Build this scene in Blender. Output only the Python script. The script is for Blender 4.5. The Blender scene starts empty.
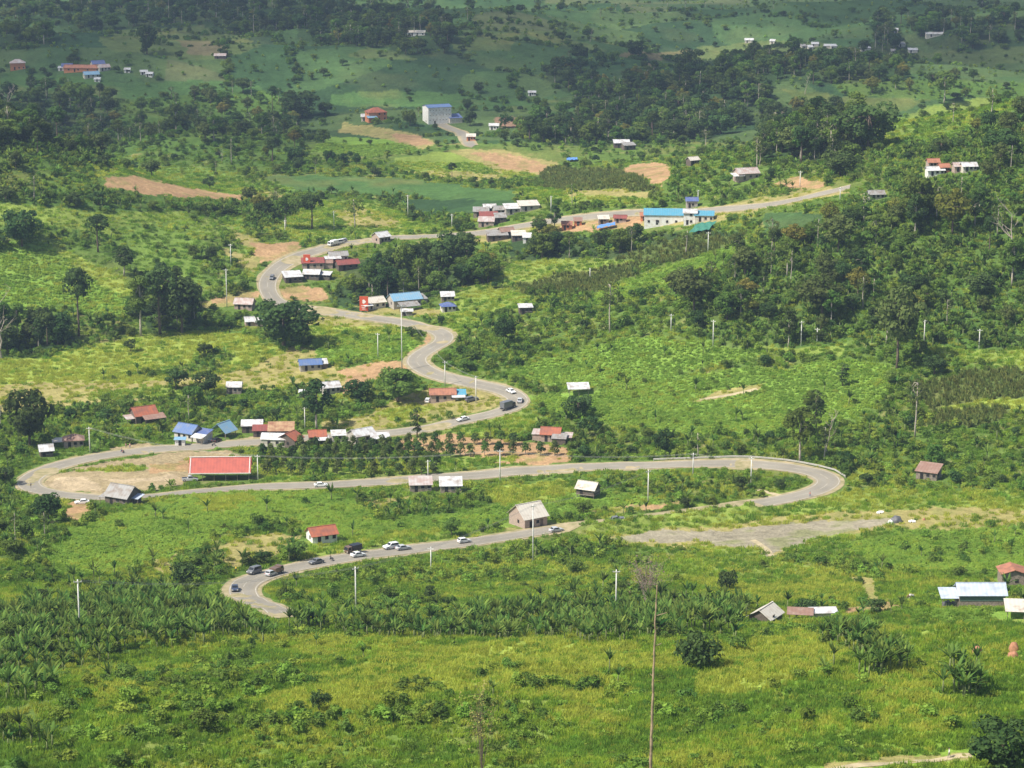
import bpy, bmesh, math, random
import numpy as np
from mathutils import Vector, Matrix, noise as mnoise
R = math.radians
rng = np.random.default_rng(7)
random.seed(7)
scene = bpy.context.scene
COL = scene.collection

# ------------------------------------------------------------------ camera, sky, sun, exposure
CAMZ = 218.0
FPX = 2424.0
PITCH = 23.0 - math.degrees(math.atan(384 / FPX))          # depression of the view axis
cam_d = bpy.data.cameras.new('camera')
cam_d.sensor_width = 36.0
cam_d.lens = 36.0 * FPX / 1024.0
cam_d.clip_start = 1.0
cam_d.clip_end = 20000.0
cam = bpy.data.objects.new('camera', cam_d)
COL.objects.link(cam)
cam.location = (0, 0, CAMZ)
cam.rotation_euler = (R(90 - PITCH), 0, 0)
scene.camera = cam

SUN_EL, SUN_AZ = 52.0, -118.0        # azimuth measured clockwise from the view direction (+y)
world = bpy.data.worlds.new('World')
scene.world = world
world.use_nodes = True
wn = world.node_tree.nodes
wn.clear()
sky = wn.new('ShaderNodeTexSky')
sky.sky_type = 'NISHITA'
sky.sun_disc = False
sky.sun_elevation = R(SUN_EL)
sky.sun_rotation = R(SUN_AZ)
sky.air_density = 1.0
sky.dust_density = 2.0
bg = wn.new('ShaderNodeBackground')
bg.inputs['Strength'].default_value = 0.095
wo = wn.new('ShaderNodeOutputWorld')
world.node_tree.links.new(sky.outputs[0], bg.inputs[0])
world.node_tree.links.new(bg.outputs[0], wo.inputs[0])

sun_d = bpy.data.lights.new('sun', 'SUN')
sun_d.energy = 4.7
sun_d.angle = R(0.53)
sun_d.color = (1.0, 0.95, 0.86)
sun = bpy.data.objects.new('sun', sun_d)
COL.objects.link(sun)
_s = Vector((math.sin(R(SUN_AZ)) * math.cos(R(SUN_EL)), math.cos(R(SUN_AZ)) * math.cos(R(SUN_EL)), math.sin(R(SUN_EL))))
sun.rotation_euler = (-_s).to_track_quat('-Z', 'Y').to_euler()
sun.location = _s * 900

scene.view_settings.view_transform = 'Standard'
scene.view_settings.look = 'None'
scene.view_settings.exposure = 0.5
scene.view_settings.gamma = 1.0
scene.view_settings.use_curve_mapping = False
scene.render.engine = 'CYCLES'
scene.cycles.use_denoising = True
scene.cycles.max_bounces = 5
scene.cycles.diffuse_bounces = 2
scene.cycles.glossy_bounces = 2
scene.cycles.transmission_bounces = 3
scene.cycles.volume_bounces = 0
scene.cycles.transparent_max_bounces = 24
HAZE_DENSITY = 0.00009
CLOUD_COVER = 0.12

# ------------------------------------------------------------------ numpy noise, terrain, projection
def vnoise(x, y, seed=0):
    x = np.asarray(x, float); y = np.asarray(y, float)
    xi = np.floor(x).astype(np.int64); yi = np.floor(y).astype(np.int64)
    xf = x - xi; yf = y - yi
    u = xf * xf * (3 - 2 * xf); v = yf * yf * (3 - 2 * yf)
    def h(a, b):
        n = (a * 374761393 + b * 668265263 + seed * 982451653) & 0x7fffffff
        n = ((n ^ (n >> 13)) * 1274126177) & 0x7fffffff
        return ((n ^ (n >> 16)) & 0xffff) / 65535.0
    a = h(xi, yi); b = h(xi + 1, yi); c = h(xi, yi + 1); d = h(xi + 1, yi + 1)
    return (a * (1 - u) + b * u) * (1 - v) + (c * (1 - u) + d * u) * v

def fbm(x, y, seed=0, octv=4):
    s = 0; a = 0.5; t = 0
    for i in range(octv):
        s = s + a * vnoise(x * 2 ** i, y * 2 ** i, seed + i * 17); t += a; a *= 0.5
    return s / t

_PY = np.array([-200, 0, 30, 100, 200, 300, 368, 440, 508, 580, 640, 700, 800, 1000, 1300, 2000, 3000, 4500, 7500.])
_PZ = np.array([216, 216, 200, 150, 100, 75, 61, 47, 33, 15, 5, 0, -2, 0, 0, 0, 8, 60, 150.])
_fy = np.arange(-200, 7500, 4.0)
_fz = np.interp(_fy, _PY, _PZ)
for _k in range(3):
    _fz = np.convolve(np.pad(_fz, 7, mode='edge'), np.ones(15) / 15, mode='valid')

HILLS = [  # x, y, amp, sx, sy
    (320, 1080, 84, 150, 200), (-262, 1120, 62, 88, 85), (-178, 1375, 20, 64, 48), (-22, 1405, 13, 55, 42), (-90, 1290, 8, 60, 40),
    (285, 1640, 30, 120, 75), (60, 1130, 14, 80, 45), (-10, 1060, 8, 70, 40), (120, 1190, 10, 60, 40), (150, 960, 14, 70, 60), (95, 900, 6, 45, 35), (-330, 1750, 34, 200, 100),
    (-140, 1950, 26, 150, 90), (250, 2150, 26, 200, 100), (20, 1800, 16, 110, 60), (-420, 2150, 26, 180, 90), (450, 1950, 24, 150, 80), (60, 420, 7, 60, 40), (-150, 640, 6, 50, 40), (-95, 690, 5, 40, 30),
    (-500, 2500, 36, 260, 130), (500, 2600, 40, 240, 130), (0, 2600, 26, 220, 100), (-150, 3000, 40, 300, 140), (300, 3100, 36, 260, 140), (115, 440, 6, 38, 28), (-60, 400, 5, 45, 26), (30, 480, 3, 30, 20),
]
def hgt(x, y):
    x = np.asarray(x, float); y = np.asarray(y, float)
    z = np.interp(y, _fy, _fz)
    for (cx, cy, a, sx, sy) in HILLS:
        z = z + a * np.exp(-((x - cx) / sx) ** 2 / 2 - ((y - cy) / sy) ** 2 / 2)
    far = np.clip((y - 300) / 900, 0, 1.5)
    z = z + (fbm(x / 160 + 3, y / 130 + 9, 3, 3) - 0.5) * (12 + 16 * np.clip((y - 1350) / 500, 0, 1)) * far
    z = z + (fbm(x / 38 + 3, y / 34, 11, 3) - 0.5) * 2.4
    near = np.clip((620 - y) / 120, 0, 1)
    z = z + ((fbm(x / 26 + 5, y / 17 + 1, 23, 2) - 0.5) * 6.5 + (fbm(x / 8, y / 7, 29, 2) - .5) * 1.6) * near
    return z

_cp, _sp = math.cos(R(PITCH)), math.sin(R(PITCH))
def project(x, y, z):
    dx = np.asarray(x, float); dy = np.asarray(y, float); dz = np.asarray(z, float) - CAMZ
    depth = dy * _cp - dz * _sp
    up = dy * _sp + dz * _cp
    depth = np.where(depth < 1, 1, depth)
    return 512 + FPX * dx / depth, 384 - FPX * up / depth, depth

_T = np.concatenate([np.arange(250, 1600, 2.0), np.arange(1600, 4200, 6.0)])
def ground_at(u, v):
    """first hit of the ray through photograph pixel (u, v) with the ground"""
    cx = (u - 512) / FPX; cy = (384 - v) / FPX
    d = np.array([cx, _cp + cy * _sp, -_sp + cy * _cp]); d /= np.linalg.norm(d)
    X = d[0] * _T; Y = d[1] * _T; Z = CAMZ + d[2] * _T
    below = Z < hgt(X, Y)
    if not below.any():
        i = len(_T) - 1
    else:
        i = int(np.argmax(below))
    a, b = _T[max(i - 1, 0)], _T[i]
    for _ in range(14):
        m = (a + b) / 2
        if CAMZ + d[2] * m < float(hgt(d[0] * m, d[1] * m)): b = m
        else: a = m
    m = (a + b) / 2
    x, y = d[0] * m, d[1] * m
    return Vector((x, y, float(hgt(x, y))))
def px_scale(p):
    return FPX / project(p.x, p.y, p.z)[2]
# ------------------------------------------------------------------ land cover (field outlines, projected once onto the land)
RW0, RH0, RW, RH = 160, 60, 1344, 900          # margin left/top, size of the survey raster
CLS = 'K S W G Y F C B H D T R L M A f g t P N'.split()
CI = {c: i for i, c in enumerate(CLS)}
GCOL = {'K': (.05, .09, .034), 'S': (.11, .175, .036), 'W': (.045, .08, .028), 'G': (.20, .265, .052), 'Y': (.26, .325, .06),
        'F': (.18, .295, .048), 'C': (.11, .15, .042), 'B': (.085, .15, .032), 'H': (.085, .15, .032), 'D': (.40, .255, .135),
        'T': (.32, .28, .105), 'R': (.31, .275, .195), 'L': (.43, .34, .215), 'M': (.17, .28, .038), 'A': (.27, .17, .11),
        'f': (.075, .145, .042), 'g': (.11, .15, .048), 't': (.17, .15, .075), 'P': (.155, .235, .045), 'N': (.34, .27, .155)}  # f, g, t: far F, G, T darkened, cloud shade put into the colour
lab = np.zeros((RH, RW), np.uint8)
_vv, _uu = np.mgrid[0:RH, 0:RW]
_vv = _vv - RH0; _uu = _uu - RW0
lab[:] = CI['K']
lab[_vv > 142] = CI['S']
lab[_vv > 640] = CI['M']
def poly(c, pts):
    P = np.array(pts, float)
    x0, x1 = int(max(P[:, 0].min() + RW0, 0)), int(min(P[:, 0].max() + RW0 + 2, RW))
    y0, y1 = int(max(P[:, 1].min() + RH0, 0)), int(min(P[:, 1].max() + RH0 + 2, RH))
    if x1 <= x0 or y1 <= y0: return
    X = _uu[y0:y1, x0:x1] + .5; Y = _vv[y0:y1, x0:x1] + .5
    ins = np.zeros(X.shape, bool)
    n = len(P); j = n - 1
    for i in range(n):
        xi, yi = P[i]; xj, yj = P[j]
        if yi != yj:
            cond = ((yi > Y) != (yj > Y)) & (X < (xj - xi) * (Y - yi) / (yj - yi) + xi)
            ins ^= cond
        j = i
    lab[y0:y1, x0:x1][ins] = CI[c]
E = 1190; Wd = -165
POLYS = [
 # --- far plain
 ('W', [(Wd,5),(55,3),(60,28),(Wd,32)]), ('W', [(60,10),(200,-6),(200,20),(120,30),(60,28)]), ('W', [(195,-60),(335,-60),(330,22),(250,38),(200,33)]),
 ('W', [(300,22),(420,14),(452,38),(445,56),(400,60),(380,46),(306,42)]), ('W', [(0,36),(55,39),(60,47),(0,49)]), ('W', [(105,40),(165,30),(165,47),(110,49)]),
 ('g', [(100,30),(190,24),(260,44),(200,58),(110,54)]), ('g', [(360,44),(420,60),(400,66),(340,58)]), ('g', [(450,34),(516,34),(516,52),(455,50)]),
 ('g', [(512,30),(560,32),(620,46),(600,50),(540,42)]), ('t', [(630,52),(700,50),(690,60),(640,66)]), ('g', [(690,46),(770,44),(830,52),(760,66),(690,64)]),
 ('g', [(764,48),(870,55),(880,68),(800,70),(764,62)]), ('g', [(900,46),(1024,44),(E,44),(E,56),(960,58),(900,60)]),
 ('f', [(330,92),(420,94),(516,96),(516,108),(400,110),(330,104)]), ('K', [(256,60),(500,62),(500,88),(256,88)]),
 ('W', [(866,18),(905,22),(900,58),(868,60)]), ('W', [(916,22),(E,12),(E,42),(920,44)]), ('W', [(764,68),(905,66),(906,86),(764,84)]),
 ('H', [(830,85),(910,80),(1010,82),(E,76),(E,98),(1000,96),(930,100),(850,96)]),
 ('W', [(538,80),(565,62),(585,70),(605,86),(660,80),(700,80),(750,62),(775,76),(770,98),(760,122),(700,140),(640,146),(560,146),(520,142),(526,122),(575,112),(580,96)]),
 ('A', [(498,117),(574,117),(572,129),(506,128)]), ('f', [(512,96),(575,102),(575,114),(512,114)]),
 ('W', [(Wd,112),(25,96),(80,80),(125,86),(125,130),(95,148),(Wd,158)]), ('H', [(125,96),(262,90),(300,100),(304,165),(262,168),(200,160),(150,150),(96,164),(Wd,198),(Wd,150),(95,146)]),
 ('f', [(0,74),(60,76),(120,84),(190,80),(260,84),(260,92),(120,100),(0,92)]), ('t', [(182,42),(215,42),(214,52),(184,52)]),
 ('W', [(764,112),(800,106),(850,112),(868,150),(840,164),(764,160)]), ('H', [(898,126),(940,118),(E,112),(E,160),(960,164),(905,160)]),
 ('P', [(872,120),(900,116),(940,103),(1010,96),(1018,108),(985,120),(960,142),(900,150),(866,150),(862,130)]), ('G', [(900,118),(950,103),(1005,96),(1008,104),(950,112),(905,126)]),
 ('C', [(780,90),(870,98),(930,100),(870,124),(800,106)]),
 ('H', [(Wd,190),(120,192),(250,200),(340,205),(350,225),(300,232),(255,226),(190,214),(120,212),(20,204),(Wd,205)]),
 # --- middle distance
 ('f', [(262,176),(400,178),(525,194),(510,206),(390,196),(290,192)]), ('F', [(330,136),(400,140),(424,152),(370,158),(310,152)]),
 ('T', [(345,122),(400,128),(440,145),(425,150),(380,138),(340,130)]), ('D', [(385,132),(420,136),(435,146),(405,144)]),
 ('G', [(395,158),(470,150),(545,160),(562,172),(500,180),(400,174)]), ('T', [(450,150),(500,150),(560,163),(558,176),(500,174),(470,160)]), ('D', [(470,153),(510,154),(552,166),(545,174),(505,170)]),
 ('T', [(400,172),(470,172),(520,178),(470,180)]),
 ('C', [(545,168),(630,170),(655,186),(660,196),(600,206),(540,196)]), ('D', [(620,172),(640,163),(668,165),(673,172),(662,186),(652,182)]),
 ('P', [(84,172),(120,166),(200,168),(262,179),(304,194),(270,202),(200,190),(100,182)]), ('D', [(104,178),(140,178),(190,188),(248,196),(244,203),(200,198),(150,195),(105,186)]),
 ('T', [(240,192),(290,194),(285,204),(245,202)]),
 ('G', [(320,200),(385,205),(412,220),(450,230),(385,236),(330,240),(300,240),(262,228),(300,214)]), ('T', [(330,212),(360,206),(395,218),(400,228),(350,226)]),
 ('G', [(512,186),(560,190),(640,192),(660,205),(600,206),(520,200)]), ('T', [(560,190),(650,192),(648,198),(560,196)]), ('K', [(400,200),(516,200),(516,216),(420,216)]),
 ('T', [(505,226),(560,222),(640,212),(720,206),(830,188),(850,192),(760,212),(710,224),(600,230),(540,236),(500,236)]), ('D', [(556,228),(640,216),(645,226),(570,234)]),
 ('T', [(460,234),(500,232),(520,240),(480,245)]), ('D', [(800,178),(770,186),(820,190),(826,184)]),
 ('K', [(764,214),(824,214),(816,230),(764,234)]), ('W', [(508,236),(560,232),(600,238),(655,235),(700,234),(740,232),(735,240),(690,246),(650,262),(560,262),(510,262)]),
 ('W', [(350,262),(380,258),(420,262),(450,270),(500,272),(510,284),(470,292),(440,290),(432,304),(400,312),(350,312),(330,300),(340,280)]),
 ('C', [(512,284),(600,262),(680,238),(745,236),(725,250),(650,268),(590,294),(530,296)]), ('G', [(512,262),(600,258),(640,262),(560,276),(480,288)]),
 ('F', [(592,294),(660,268),(740,245),(775,248),(745,262),(690,280),(640,302),(592,306)]),
 ('S', [(440,300),(512,296),(600,306),(690,282),(700,330),(640,340),(560,356),(500,360),(455,345)]),
 ('G', [(470,285),(530,295),(530,310),(470,318),(430,325),(440,310)]),
 ('F', [(505,374),(560,356),(620,340),(660,338),(750,345),(768,352),(742,362),(700,370),(640,386),(560,388)]),
 ('H', [(E,120),(1000,150),(960,165),(900,182),(866,212),(800,236),(740,258),(700,276),(672,296),(700,340),(760,352),(800,352),(860,340),(900,350),(960,356),(1024,366),(E,370)]),
 ('G', [(740,344),(800,348),(850,346),(842,356),(770,354)]), ('G', [(930,348),(1024,352),(E,352),(E,372),(990,372),(935,362)]),
 ('S', [(840,355),(920,350),(1024,372),(1024,400),(920,378),(860,370)]),
 ('F', [(520,396),(600,390),(700,374),(760,366),(780,372),(840,358),(890,368),(902,388),(880,402),(840,420),(790,436),(700,436),(620,428),(560,418)]),
 ('T', [(690,402),(730,390),(766,382),(758,392),(720,402)]), ('C', [(912,384),(980,372),(E,372),(E,400),(1000,402),(930,410)]), ('Y', [(940,408),(1000,398),(E,396),(E,408),(960,412)]), ('C', [(930,412),(1010,408),(1000,424),(930,430)]),
 ('S', [(780,440),(840,420),(900,405),(930,412),(925,432),(1000,424),(E,410),(E,470),(880,470),(845,470),(800,462)]), ('G', [(855,468),(880,472),(868,482),(850,482)]),
 # --- left side
 ('G', [(Wd,205),(20,204),(110,214),(182,210),(195,222),(120,236),(60,226),(Wd,222)]), ('F', [(Wd,226),(0,240),(50,246),(92,262),(127,282),(140,306),(132,318),(92,318),(60,304),(30,318),(Wd,322)]), ('Y', [(50,246),(92,262),(127,282),(138,304),(110,290),(75,268)]),
 ('P', [(120,226),(245,216),(256,280),(205,290),(142,272),(120,250)]), ('S', [(195,240),(235,232),(245,280),(205,282)]), ('S', [(Wd,330),(30,322),(60,310),(100,318),(150,318),(215,318),(200,330),(140,335),(85,350),(40,356),(Wd,372)]), ('W', [(140,306),(185,304),(200,325),(150,332)]), ('W', [(Wd,338),(40,330),(75,335),(80,346),(40,352),(Wd,366)]),
 ('T', [(195,302),(256,294),(262,300),(232,308),(195,309)]), ('D', [(215,297),(258,292),(260,298),(215,304)]), ('T', [(232,228),(262,240),(262,250),(240,245)]),
 ('Y', [(Wd,376),(40,357),(85,350),(140,336),(200,330),(262,338),(258,356),(216,353),(190,366),(130,376),(60,386),(Wd,388)]),
 ('T', [(Wd,388),(60,382),(130,379),(190,379),(222,376),(258,366),(300,345),(310,350),(340,362),(300,382),(262,391),(200,394),(120,401),(60,408),(Wd,440)]),
 ('Y', [(60,385),(180,380),(250,368),(290,352),(262,345),(210,372)]), ('G', [(90,392),(200,386),(250,390),(180,396),(100,400)]),
 ('G', [(308,322),(360,322),(412,330),(428,340),(402,346),(342,341),(308,338)]), ('Y', [(320,325),(362,324),(405,332),(395,337),(320,334)]), ('T', [(300,318),(350,318),(390,324),(350,327),(300,326)]),
 ('F', [(310,341),(412,337),(422,350),(400,360),(352,364),(320,362)]),
 ('D', [(330,372),(382,362),(417,362),(422,369),(372,380),(342,394),(338,384)]), ('T', [(290,380),(340,366),(345,386),(310,392)]),
 ('D', [(280,288),(300,286),(322,290),(330,298),(316,303),(288,300)]), ('D', [(250,243),(305,243),(296,254),(262,264)]), ('T', [(225,250),(262,256),(256,272),(235,266)]),
 ('D', [(424,331),(443,336),(432,347),(411,356),(403,354),(426,341)]), ('T', [(350,305),(440,312),(440,318),(370,314)]),
 ('G', [(440,312),(470,318),(500,322),(455,335),(440,325)]),
 ('T', [(378,411),(400,398),(430,388),(470,385),(508,396),(502,406),(470,413),(420,424),(375,429),(322,431),(322,421),(370,416)]), ('Y', [(376,414),(420,405),(440,408),(400,422)]),
 ('G', [(420,432),(520,412),(540,420),(520,434),(440,440)]),
 ('D', [(398,440),(450,434),(500,440),(566,450),(574,462),(500,466),(440,460),(400,452)]), ('G', [(256,462),(420,450),(520,462),(420,474),(256,482)]),
 ('N', [(45,482),(70,470),(110,462),(160,456),(232,451),(238,460),(190,462),(188,482),(150,493),(100,495),(62,492)]), ('L', [(58,480),(90,478),(104,484),(98,491),(66,492),(50,487)]), ('L', [(105,478),(170,476),(180,480),(130,483)]),
 ('G', [(75,472),(130,466),(150,470),(110,474)]), ('D', [(150,465),(190,462),(190,472),(150,474)]), ('N', [(105,449),(150,443),(160,448),(110,452)]), ('N', [(195,441),(300,436),(300,445),(200,446)]),
 ('D', [(62,508),(85,500),(98,506),(80,524),(64,520)]),
 ('F', [(42,562),(70,532),(95,520),(140,510),(200,496),(260,490),(304,500),(292,520),(232,531),(200,546),(160,561),(110,576),(60,576)]), ('Y', [(200,500),(262,494),(262,504),(205,515)]),
 ('T', [(150,562),(212,548),(262,535),(305,535),(290,552),(240,566),(190,576),(150,573)]), ('S', [(165,560),(215,552),(225,565),(180,580)]),
 ('F', [(256,490),(322,492),(350,500),(420,522),(500,502),(560,485),(600,490),(664,500),(640,508),(590,513),(560,521),(490,531),(400,539),(332,541),(300,531),(270,521)]),
 ('S', [(362,492),(420,488),(480,482),(492,500),(440,515),(380,520),(360,505)]), ('Y', [(486,486),(560,479),(578,490),(546,501),(500,506),(480,496)]), ('T', [(365,500),(410,495),(405,506),(375,508)]),
 ('G', [(300,542),(400,538),(480,532),(480,538),(400,546),(310,560)]), ('Y', [(380,535),(440,530),(440,537),(390,542)]),
 ('S', [(590,480),(700,470),(760,468),(815,482),(790,498),(720,505),(664,500)]), ('G', [(760,494),(815,488),(800,500),(770,506)]),
 ('T', [(572,514),(640,504),(690,500),(690,505),(640,509),(590,518)]), ('D', [(625,506),(680,501),(682,505),(630,509)]),
 ('G', [(590,520),(700,508),(760,505),(850,492),(900,490),(E,490),(E,530),(1024,530),(900,532),(780,556),(650,550),(580,545)]), ('T', [(600,538),(700,528),(770,518),(900,508),(E,512),(E,530),(900,531),(820,536),(770,560),(756,566),(752,558),(765,546),(650,550),(600,548)]),
 ('R', [(606,541),(640,534),(700,530),(740,528),(790,521),(850,519),(898,518),(892,526),(850,531),(812,540),(772,553),(764,566),(756,560),(762,548),(740,546),(680,543),(630,546)]),
 ('F', [(848,547),(900,532),(1024,528),(E,526),(E,592),(1008,582),(960,575),(900,571),(870,561)]), ('S', [(770,560),(850,548),(880,566),(860,574),(790,575)]),
 ('P', [(858,574),(960,572),(1012,582),(952,606),(880,616),(842,612),(868,592)]), ('T', [(852,578),(866,576),(880,600),(868,604)]), ('G', [(880,580),(940,578),(960,590),(900,600)]), ('D', [(862,604),(886,601),(905,606),(880,616),(846,614)]),
 ('G', [(590,560),(760,556),(850,576),(862,600),(760,606),(650,596),(560,576)]), ('Y', [(720,586),(850,580),(860,598),(740,604)]),
 ('S', [(285,572),(420,553),(600,546),(660,560),(650,590),(640,610),(480,612),(332,614),(284,602)]), ('P', [(300,588),(420,566),(600,560),(640,575),(560,600),(420,612),(330,612)]),
 ('G', [(Wd,588),(60,588),(78,606),(40,618),(Wd,616)]), ('Y', [(0,596),(40,596),(40,608),(0,608)]), ('F', [(140,594),(220,580),(230,604),(170,602)]),
 # --- foreground
 ('B', [(Wd,622),(80,602),(140,592),(226,612),(300,624),(420,624),(560,613),(640,606),(742,606),(764,626),(700,632),(640,642),(520,644),(400,640),(300,635),(240,640),(150,655),(80,670),(Wd,690)]),
 ('G', [(760,610),(880,618),(E,612),(E,650),(960,660),(900,660),(860,640),(800,628)]), ('F', [(920,612),(E,606),(E,622),(930,622)]),
 ('Y', [(250,714),(300,688),(380,656),(520,642),(640,642),(618,660),(560,680),(420,702),(300,716)]), ('Y', [(706,662),(760,640),(820,630),(870,645),(820,672),(760,690),(690,702)]),
 ('Y', [(170,690),(260,672),(300,676),(240,700)]), ('G', [(480,700),(620,690),(640,720),(520,735)]),
 ('B', [(Wd,686),(50,690),(84,716),(70,745),(90,780),(Wd,830)]), ('P', [(100,690),(240,660),(420,700),(560,710),(540,840),(90,840),(140,720)]), ('B', [(820,628),(850,632),(905,660),(900,672),(870,668),(830,645)]), ('Y', [(250,714),(300,690),(380,658),(520,642),(640,642),(618,660),(560,680),(420,700),(300,714)]), ('T', [(820,762),(930,757),(970,754),(972,760),(900,766),(820,770)]),
]
for c, p in POLYS: poly(c, p)
def label_at(x, y, wob=2.6):
    z = hgt(x, y)
    u, v, d = project(x, y, z)
    s = FPX / d
    fw = np.clip((y - 1430) / 500, 0, 1)
    u = u + (fbm(x / 9, y / 9, 31, 3) - .5) * 2 * wob * s + (fbm(x / 70, y / 70, 35, 4) - .5) * 70 * fw
    v = v + (fbm(x / 9, y / 9, 57, 3) - .5) * 2 * wob * s * .55 + (fbm(x / 70, y / 90, 39, 4) - .5) * 26 * fw
    iu = np.clip(np.round(u).astype(int) + RW0, 0, RW - 1); iv = np.clip(np.round(v).astype(int) + RH0, 0, RH - 1)
    return lab[iv, iu], u, v, d, z

# ------------------------------------------------------------------ material helpers
def new_mat(name):
    m = bpy.data.materials.new(name); m.use_nodes = True
    nt = m.node_tree; nt.nodes.clear()
    return m, nt, nt.nodes, nt.links
def mat_paint(name, col, rough=.6, var=.15, scale=3.0, metal=0.0, dirt=None, bump=0.0, spec=.5):
    m, nt, N, L = new_mat(name)
    out = N.new('ShaderNodeOutputMaterial'); p = N.new('ShaderNodeBsdfPrincipled')
    tc = N.new('ShaderNodeTexCoord'); nz = N.new('ShaderNodeTexNoise'); nz.inputs['Scale'].default_value = scale; nz.inputs['Detail'].default_value = 4
    L.new(tc.outputs['Object'], nz.inputs['Vector'])
    mx = N.new('ShaderNodeMix'); mx.data_type = 'RGBA'
    d = dirt or tuple(c * (1 - 2 * var) for c in col)
    mx.inputs[6].default_value = (*[min(1, c * (1 + var)) for c in col], 1); mx.inputs[7].default_value = (*d, 1)
    cr = N.new('ShaderNodeValToRGB'); cr.color_ramp.elements[0].position = .35; cr.color_ramp.elements[1].position = .75
    L.new(nz.outputs['Fac'], cr.inputs[0]); L.new(cr.outputs[0], mx.inputs[0]); L.new(mx.outputs[2], p.inputs['Base Color'])
    p.inputs['Roughness'].default_value = rough; p.inputs['Metallic'].default_value = metal; p.inputs['Specular IOR Level'].default_value = spec
    if bump:
        b = N.new('ShaderNodeBump'); b.inputs['Strength'].default_value = bump; L.new(nz.outputs['Fac'], b.inputs['Height']); L.new(b.outputs[0], p.inputs['Normal'])
    L.new(p.outputs[0], out.inputs[0])
    return m
def mat_tin(name, col, rust=(.22, .10, .05), amount=.3, rough=.45):
    """corrugated sheet metal: ribs down the slope, sheet joints, rust and grime patches"""
    m, nt, N, L = new_mat(name)
    out = N.new('ShaderNodeOutputMaterial'); p = N.new('ShaderNodeBsdfPrincipled')
    tc = N.new('ShaderNodeTexCoord')
    wv = N.new('ShaderNodeTexWave'); wv.bands_direction = 'X'; wv.inputs['Scale'].default_value = 1.2
    L.new(tc.outputs['Object'], wv.inputs['Vector'])
    nz = N.new('ShaderNodeTexNoise'); nz.inputs['Scale'].default_value = .55; nz.inputs['Detail'].default_value = 6
    oi = N.new('ShaderNodeObjectInfo'); ad = N.new('ShaderNodeVectorMath'); ad.operation = 'ADD'
    L.new(tc.outputs['Object'], ad.inputs[0]); L.new(oi.outputs['Location'], ad.inputs[1]); L.new(ad.outputs[0], nz.inputs['Vector'])
    cr = N.new('ShaderNodeValToRGB'); cr.color_ramp.elements[0].position = .62 - amount * .4; cr.color_ramp.elements[1].position = .80 - amount * .2
    L.new(nz.outputs['Fac'], cr.inputs[0])
    mx = N.new('ShaderNodeMix'); mx.data_type = 'RGBA'; mx.inputs[6].default_value = (*col, 1); mx.inputs[7].default_value = (*rust, 1)
    L.new(cr.outputs[0], mx.inputs[0])
    sh = N.new('ShaderNodeTexWave'); sh.bands_direction = 'X'; sh.inputs['Scale'].default_value = .31; sh.inputs['Distortion'].default_value = .3
    L.new(tc.outputs['Object'], sh.inputs['Vector'])
    mr = N.new('ShaderNodeMapRange'); mr.inputs[3].default_value = .93; mr.inputs[4].default_value = 1.03; L.new(sh.outputs['Fac'], mr.inputs[0])
    hs = N.new('ShaderNodeHueSaturation'); L.new(mx.outputs[2], hs.inputs['Color']); L.new(mr.outputs[0], hs.inputs['Value'])
    L.new(hs.outputs[0], p.inputs['Base Color'])
    b = N.new('ShaderNodeBump'); b.inputs['Strength'].default_value = .35; b.inputs['Distance'].default_value = .05
    L.new(wv.outputs['Fac'], b.inputs['Height']); L.new(b.outputs[0], p.inputs['Normal'])
    p.inputs['Roughness'].default_value = rough; p.inputs['Specular IOR Level'].default_value = .4
    L.new(p.outputs[0], out.inputs[0])
    return m
def mat_leaf(name, a, b, trans=.25, gloss=0.0, hue=.03, val=.5):
    """foliage: per-leaf tint between two greens, a little translucency, each plant its own tone"""
    m, nt, N, L = new_mat(name)
    out = N.new('ShaderNodeOutputMaterial')
    at = N.new('ShaderNodeAttribute'); at.attribute_name = 'tint'
    oi = N.new('ShaderNodeObjectInfo')
    mx = N.new('ShaderNodeMix'); mx.data_type = 'RGBA'; mx.inputs[6].default_value = (*a, 1); mx.inputs[7].default_value = (*b, 1)
    L.new(at.outputs['Fac'], mx.inputs[0])
    hs = N.new('ShaderNodeHueSaturation')
    mr = N.new('ShaderNodeMapRange'); mr.inputs[3].default_value = .5 - hue; mr.inputs[4].default_value = .5 + hue * .6; L.new(oi.outputs['Random'], mr.inputs[0]); L.new(mr.outputs[0], hs.inputs['Hue'])
    mt = N.new('ShaderNodeMath'); mt.operation = 'MULTIPLY'; mt.inputs[1].default_value = 7.31; fr = N.new('ShaderNodeMath'); fr.operation = 'FRACT'
    L.new(oi.outputs['Random'], mt.inputs[0]); L.new(mt.outputs[0], fr.inputs[0])
    mv = N.new('ShaderNodeMapRange'); mv.inputs[3].default_value = 1 - val * .5; mv.inputs[4].default_value = 1 + val * .5; L.new(fr.outputs[0], mv.inputs[0]); L.new(mv.outputs[0], hs.inputs['Value'])
    L.new(mx.outputs[2], hs.inputs['Color'])
    df = N.new('ShaderNodeBsdfDiffuse'); tr = N.new('ShaderNodeBsdfTranslucent'); ms = N.new('ShaderNodeMixShader'); ms.inputs[0].default_value = trans
    L.new(hs.outputs[0], df.inputs[0]); L.new(hs.outputs[0], tr.inputs[0]); L.new(df.outputs[0], ms.inputs[1]); L.new(tr.outputs[0], ms.inputs[2])
    last = ms
    if gloss:
        gl = N.new('ShaderNodeBsdfGlossy'); gl.inputs['Roughness'].default_value = .45; gl.inputs[0].default_value = (1, 1, 1, 1)
        m2 = N.new('ShaderNodeMixShader'); m2.inputs[0].default_value = gloss; L.new(ms.outputs[0], m2.inputs[1]); L.new(gl.outputs[0], m2.inputs[2]); last = m2
    L.new(last.outputs[0], out.inputs[0])
    return m
MT = {}
MT['white_tin'] = mat_tin('white_sheet_metal', (.61, .61, .60), (.34, .29, .25), .38)
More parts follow.
